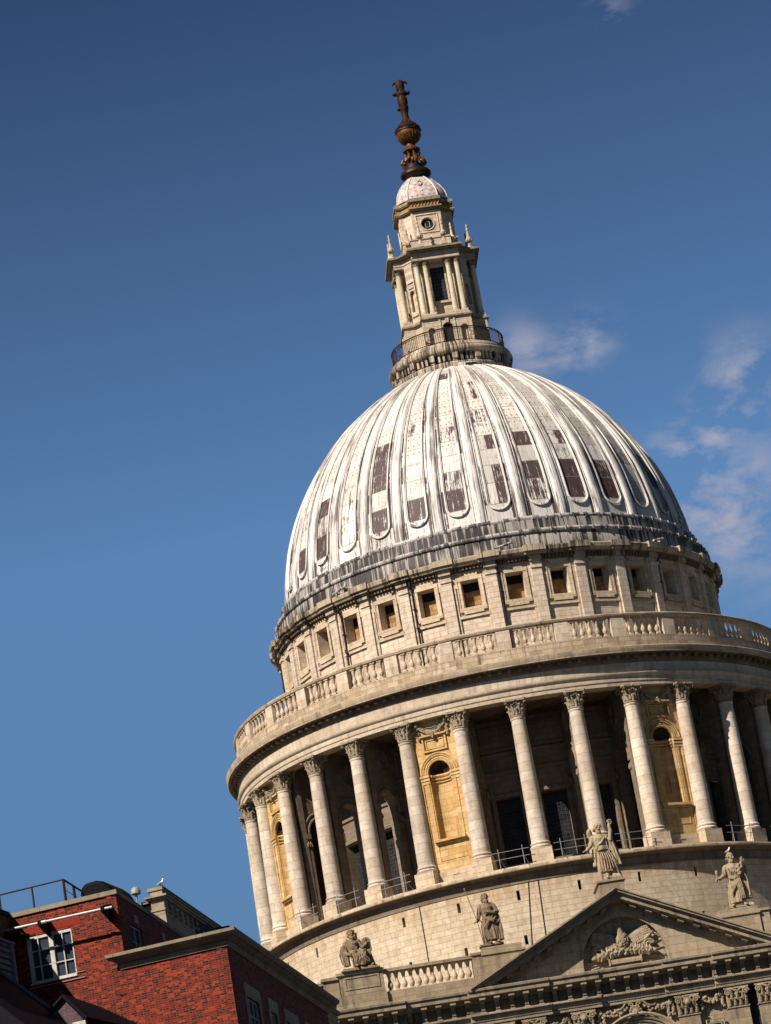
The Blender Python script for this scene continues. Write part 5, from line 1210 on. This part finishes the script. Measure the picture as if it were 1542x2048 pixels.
# side windows
def sidewin(s0, s1, z0, z1, big, xo=0.0):
    q = (lambda s_, o_, z: (sp(s_, o_, z)[0]+xo, sp(s_, o_, z)[1], z))
    def qb(b, a, c, o0, o1, y, t): b.add([q(a,o0,y),q(c,o0,y),q(c,o1,y),q(a,o1,y),q(a,o0,t),q(c,o0,t),q(c,o1,t),q(a,o1,t)], [(0,3,2,1),(4,5,6,7),(0,1,5,4),(1,2,6,5),(2,3,7,6),(3,0,4,7)])
    b = MB(); qb(b, s0, s1, -.16, -.14, z0, z1); w = b.build('window', M['glassdark'], BR, smooth=False)
    b = MB(); e_ = .06
    qb(b, s0, s0+e_, -.14, -.06, z0, z1); qb(b, s1-e_, s1, -.14, -.06, z0, z1); qb(b, s0, s1, -.14, -.06, z1-e_, z1); qb(b, s0, s1, -.14, -.06, z0, z0+e_)
    nv = 3 if big else 2
    for i in range(1, nv): t = s0+(s1-s0)*i/nv; qb(b, t-.02, t+.02, -.13, -.07, z0, z1)
    for z in [z1-.6*i for i in range(1, int((z1-z0)/.6)+1)]: qb(b, s0, s1, -.13, -.07, z-.015, z+.015)
    b.build('frame', plain('grey_window_paint', (.30,.30,.33), .5), w, smooth=False)
    if big:
        b = MB(); qb(b, s0-.22, s1+.22, -.04, .05, z1, z1+.45); qb(b, s0-.22, s0, -.04, .04, z0, z1); qb(b, s1, s1+.22, -.04, .04, z0, z1); b.build('stone_surround', M['pale'], w, smooth=False)
    else:
        b = MB(); m_ = (s0+s1)/2; qb(b, m_-.2, m_+.3, -.04, .04, z1+.12, z1+.42); b.build('keystone', M['pale'], w, smooth=False)
for s0, s1 in ((1.73,4.14), (5.44,6.95), (8.04,10.47), (11.6,13.0)): sidewin(s0+.22, s1-.22, 20.2, 24.42, True)
for s0, s1 in ((1.5,3.1), (5.45,6.9), (8.7,10.2)): sidewin(s0, s1, 26.0, 27.72, False, -3.7)
# left wing standing forward of the wall
b = MB(); b.box(-14, -7.74, -12, -.02, 10, 28.55); b.build('wing_wall', M['brickdark'], BR, smooth=False)
b = MB(); b.box(-14, -7.66, -12, -.02, 28.55, 28.72); b.build('wing_coping', M['black'], BR, smooth=False)
# pale horizontal pole on brackets
pl = MB(); pl.tube([(-8.3,-.75,28.0), (-7.4,-.80,27.94), (-6.3,-.8,27.93), (-3.6,-.8,27.9)], .05, 8); pl.tube([(-6.35,-.8,27.93), (-6.05,-.8,27.925)], .07, 8)
pole = pl.build('pole', M['rail_white'], BR)
b = MB()
for x in (-6.3, -3.95): b = MB(); b.prism([(-.9,27.82), (-.9,28.0), (0,28.2), (0,27.55)], x-.05, x+.05, 'x'); b.build('pole_bracket', M['black'], BR, smooth=False)
b = MB(); b.tube([(-7.6,-.5,27.88), (-8.3,-.8,27.95), (-9,-1,28.1)], .06, 6); b.box(-8.6, -7.0, -.7, -.1, 27.68, 27.78); b.build('canopy', M['black'], BR, smooth=False)
# roof railing
b = MB(); R1 = (-5.75,.55); b.tube([(-12,.55,29.5), (-5.75,.55,29.56)], .03, 6)
for x in (-5.75, -6.95, -8.2, -9.4, -10.6): b.tube([(x,.55,28.5), (x,.55,29.52)], .035 if x < -6 else .05, 6)
b.tube([(-5.75,.55,29.56), sp(5,0,29.56)[0:1] and (-5.75+SX*5,.55+SY*5,29.56)], .035, 6)
for t in (1.3, 2.6, 4.0): b.tube([(-5.75+SX*t,.55+SY*t,28.5), (-5.75+SX*t,.55+SY*t,29.56)], .05, 6)
for z in (28.85, 29.2): b.tube([(-5.75,.55,z), (-5.75+SX*5,.55+SY*5,z)], .012, 5)
o = b.build('roof_railing', M['iron']); o.location = (cx, cy, 0); o.rotation_euler = (0,0,rad(-19.5)); tag(o, 'thin black metal railing round the flat brick roof edge', 'railing')
b = MB(); b.prism([(-5.95,28.5), (-4.62,28.5), (-4.62,29.05), (-4.8,29.42), (-5.05,29.66), (-5.3,29.74), (-5.7,29.72), (-5.88,29.6), (-5.95,29.35)], 2.5, 4.6, 'y')
o = b.build('roof_tank', M['black']); o.location = (cx, cy, 0); o.rotation_euler = (0,0,rad(-19.5)); tag(o, 'black rounded hood on the brick roof beside the railing', 'roof hood')
m_ = o.modifiers.new('b', 'BEVEL'); m_.width = .12; m_.segments = 3; m_.limit_method = 'ANGLE'
# slate roof with lead verge, gablet and chimney in the near corner
RL = empty('slate_roof_house', (cx, cy, 0), rad(-19.5)); tag(RL, 'dark slate roofed house with small gable, in the bottom left corner', 'house')
b = MB(); sl2 = -1.02
b.add([(-9.5,-3.0,28.46), (-3.0,-3.0,21.9), (-3.0,-9,21.9), (-9.5,-9,28.46), (-9.5,-3.0,18), (-3,-3,18), (-3,-9,18), (-9.5,-9,18)], [(0,1,2,3),(0,4,5,1),(3,2,6,7),(1,5,6,2),(0,3,7,4)])
sr = b.build('roof', M['slate'], RL, smooth=False)
b = MB(); b.tube([(-9.5,-3.0,28.5), (-3.0,-3.0,21.95)], .075, 6); b.build('lead_verge', plain('grey_lead', (.10,.105,.12), .5), sr)
gb = MB(); gx, gz = -4.87, 24.60
gb.prism([(gx-.46,gz-.30), (gx,gz), (gx+.54,gz-.66), (gx+.54,gz-3), (gx-.46,gz-3)], -3.15, -3.0, 'y')
gb.build('gable', brick('mauve_slates', [(.05,.03,.035), (.08,.055,.06), (.10,.065,.07), (.12,.075,.075), (.10,.06,.06)], (.03,.02,.02)), RL, smooth=False)
b = MB(); b.add([(gx,-3.2,gz+.22), (gx+.75,-3.2,gz-.72), (gx+.62,-3.2,gz-.80), (gx,-3.2,gz+.02), (gx-.68,-3.2,gz-.25), (gx-.60,-3.2,gz-.36), (gx,0,gz+.2), (gx+1.9,0,gz-1.1), (gx-.7,0,gz-.3)], [(0,1,2,3), (0,3,5,4), (0,6,7,1), (0,4,8,6)])
b.tube([(gx,-3.25,gz+.16), (gx+.72,-3.25,gz-.76)], .07, 8); b.tube([(gx,-3.25,gz+.16), (gx-.62,-3.25,gz-.3)], .06, 8); b.build('gable_roof', M['slate'], RL)
b = MB(); b.box(gx+.2, gx+.66, -3.25, -3.1, gz-1.1, gz-.80); b.build('gable_trim', M['white'], RL, smooth=False)
b = MB(); b.box(-9, -6.55, -5, -3.9, 20, 25.2); b.build('chimney', M['brickdark'], RL, smooth=False)
b = MB(); b.prism([(-9.1,25.45+.35), (-6.45,25.05), (-6.45,25.22), (-9.1,25.95)], -5.1, -3.8, 'y'); b.box(-6.6,-6.25,-5.05,-3.85,24.30,24.40); b.box(-6.6,-6.25,-5.05,-3.85,24.0,24.05); b.build('chimney_cap', M['coping'], RL, smooth=False)
# boarded dormer on the wing
DM = empty('boarded_dormer', (cx, cy, 0), rad(-19.5)); tag(DM, 'blue grey boarded dormer against the dark wing, at the left edge', 'dormer')
b = MB()
for i in range(7): b.prism([(-7.62,26.1+.21*i), (-7.50,26.1+.21*i), (-7.56,26.31+.21*i), (-7.62,26.31+.21*i)], -4.0, -.75, 'y') if False else b.add([(-7.48,-4,26.0+.22*i), (-7.48,-.8,26.0+.22*i), (-7.58,-.8,26.225+.22*i), (-7.58,-4,26.225+.22*i)], [(0,1,2,3)])
b.box(-7.72, -7.6, -4, -.7, 25.8, 27.5); b.build('boards', M['bluegrey'], DM, smooth=False)
b = MB(); b.box(-7.73, -7.42, -.86, -.66, 25.8, 27.5); b.build('corner_trim', M['bluegrey'], DM, smooth=False)
b = MB(); b.box(-7.74, -7.38, -4, -.6, 27.42, 27.5); b.build('dormer_roof', M['bluegrey'], DM, smooth=False)

# ================================================================== pale stone building behind
px_, py_, pz_ = -26.078, -98.791, 32.65
PB = empty('stone_building', (px_, py_, 0), rad(-19.5)); tag(PB, 'pale stone building end with long scrolled parapet, behind the brick building', 'building')
b = MB(); L = 34
def pp(poly, z0, z1): b.prism(poly, z0, z1)
def run(off, back, z0, z1, wl_=.6, s0=0):        # strip of wall along the side, with end face wl_ wide
    pp([(-wl_-off*.6, -off), (off, -off), (off+SX*L, SY*L), (-wl_+SX*L, SY*L)], z0, z1)
run(0, 0, 12, 31.68, .55); run(.04, 0, 31.68, 31.76, .57); run(0, 0, 31.76, 32.14, .56); run(.12, 0, 32.14, 32.22, .6); run(.20, 0, 32.22, 32.29, .62); run(-.03, 0, 32.29, 32.52, .56); run(.02, 0, 32.52, 32.65, .62)
b.build('wall', M['pale'], PB, smooth=False)
b = MB(); b.add([(.04,-.02,32.66), (.04+SX*L,SY*L,32.66), (-.1+SX*L,SY*L,32.69), (-.1,-.02,32.69), (.04,-.02,32.6), (.04+SX*L,SY*L,32.6)], [(0,1,2,3),(0,4,5,1)]); b.build('lead_capping', M['black'], PB, smooth=False)
b = MB()
b.ell((.05, 0, 31.72), (.10,.14,.12), n=8, m=6); b.ell((.05, 0, 31.95), (.08,.1,.14), n=8, m=6)
scm = b.mesh('scroll_console', M['pale'])
for i in range(14): o = link('scroll_console', scm, PB); o.location = (SX*(.8+.87*i), SY*(.8+.87*i), 0)
b = MB(); b.box(-6, -.56, .3, 12, 20, 32.12); b.build('roof_block', M['black'], PB, smooth=False)
b = MB(); b.box(-1.3, -.55, .2, .5, 32.12, 32.22); b.build('roof_edge', M['coping'], PB, smooth=False)
# flue cowl
b = MB(); b.lathe([(.02,0), (.03,.45), (.05,.46), (.06,.62), (.05,.63)], 10); b.lathe([(.18,.60), (.20,.62), (.20,.72), (.16,.84), (.08,.90), (0,.91)], 14); b.lathe([(.18,.60), (.03,.62)], 14)
o = b.build('flue_cowl', plain('grey_cowl', (.30,.29,.27), .5)); rot = Matrix.Rotation(rad(-19.5), 3, 'Z'); v = rot@Vector((-1.12, .0, 0)); o.location = (px_+v.x, py_+v.y, 31.95); tag(o, 'small mushroom shaped flue cowl on a thin pipe above the brick roof', 'flue cowl')
v = rot@Vector((-.06, .12, 0)); gull((px_+v.x, py_+v.y, 32.65), PI, .78, 'white gull perched on the corner of the pale stone building')
gull((6.98, -35.99, 43.20), PI*.9, .8, 'small gull standing on the head of the right-hand statue')
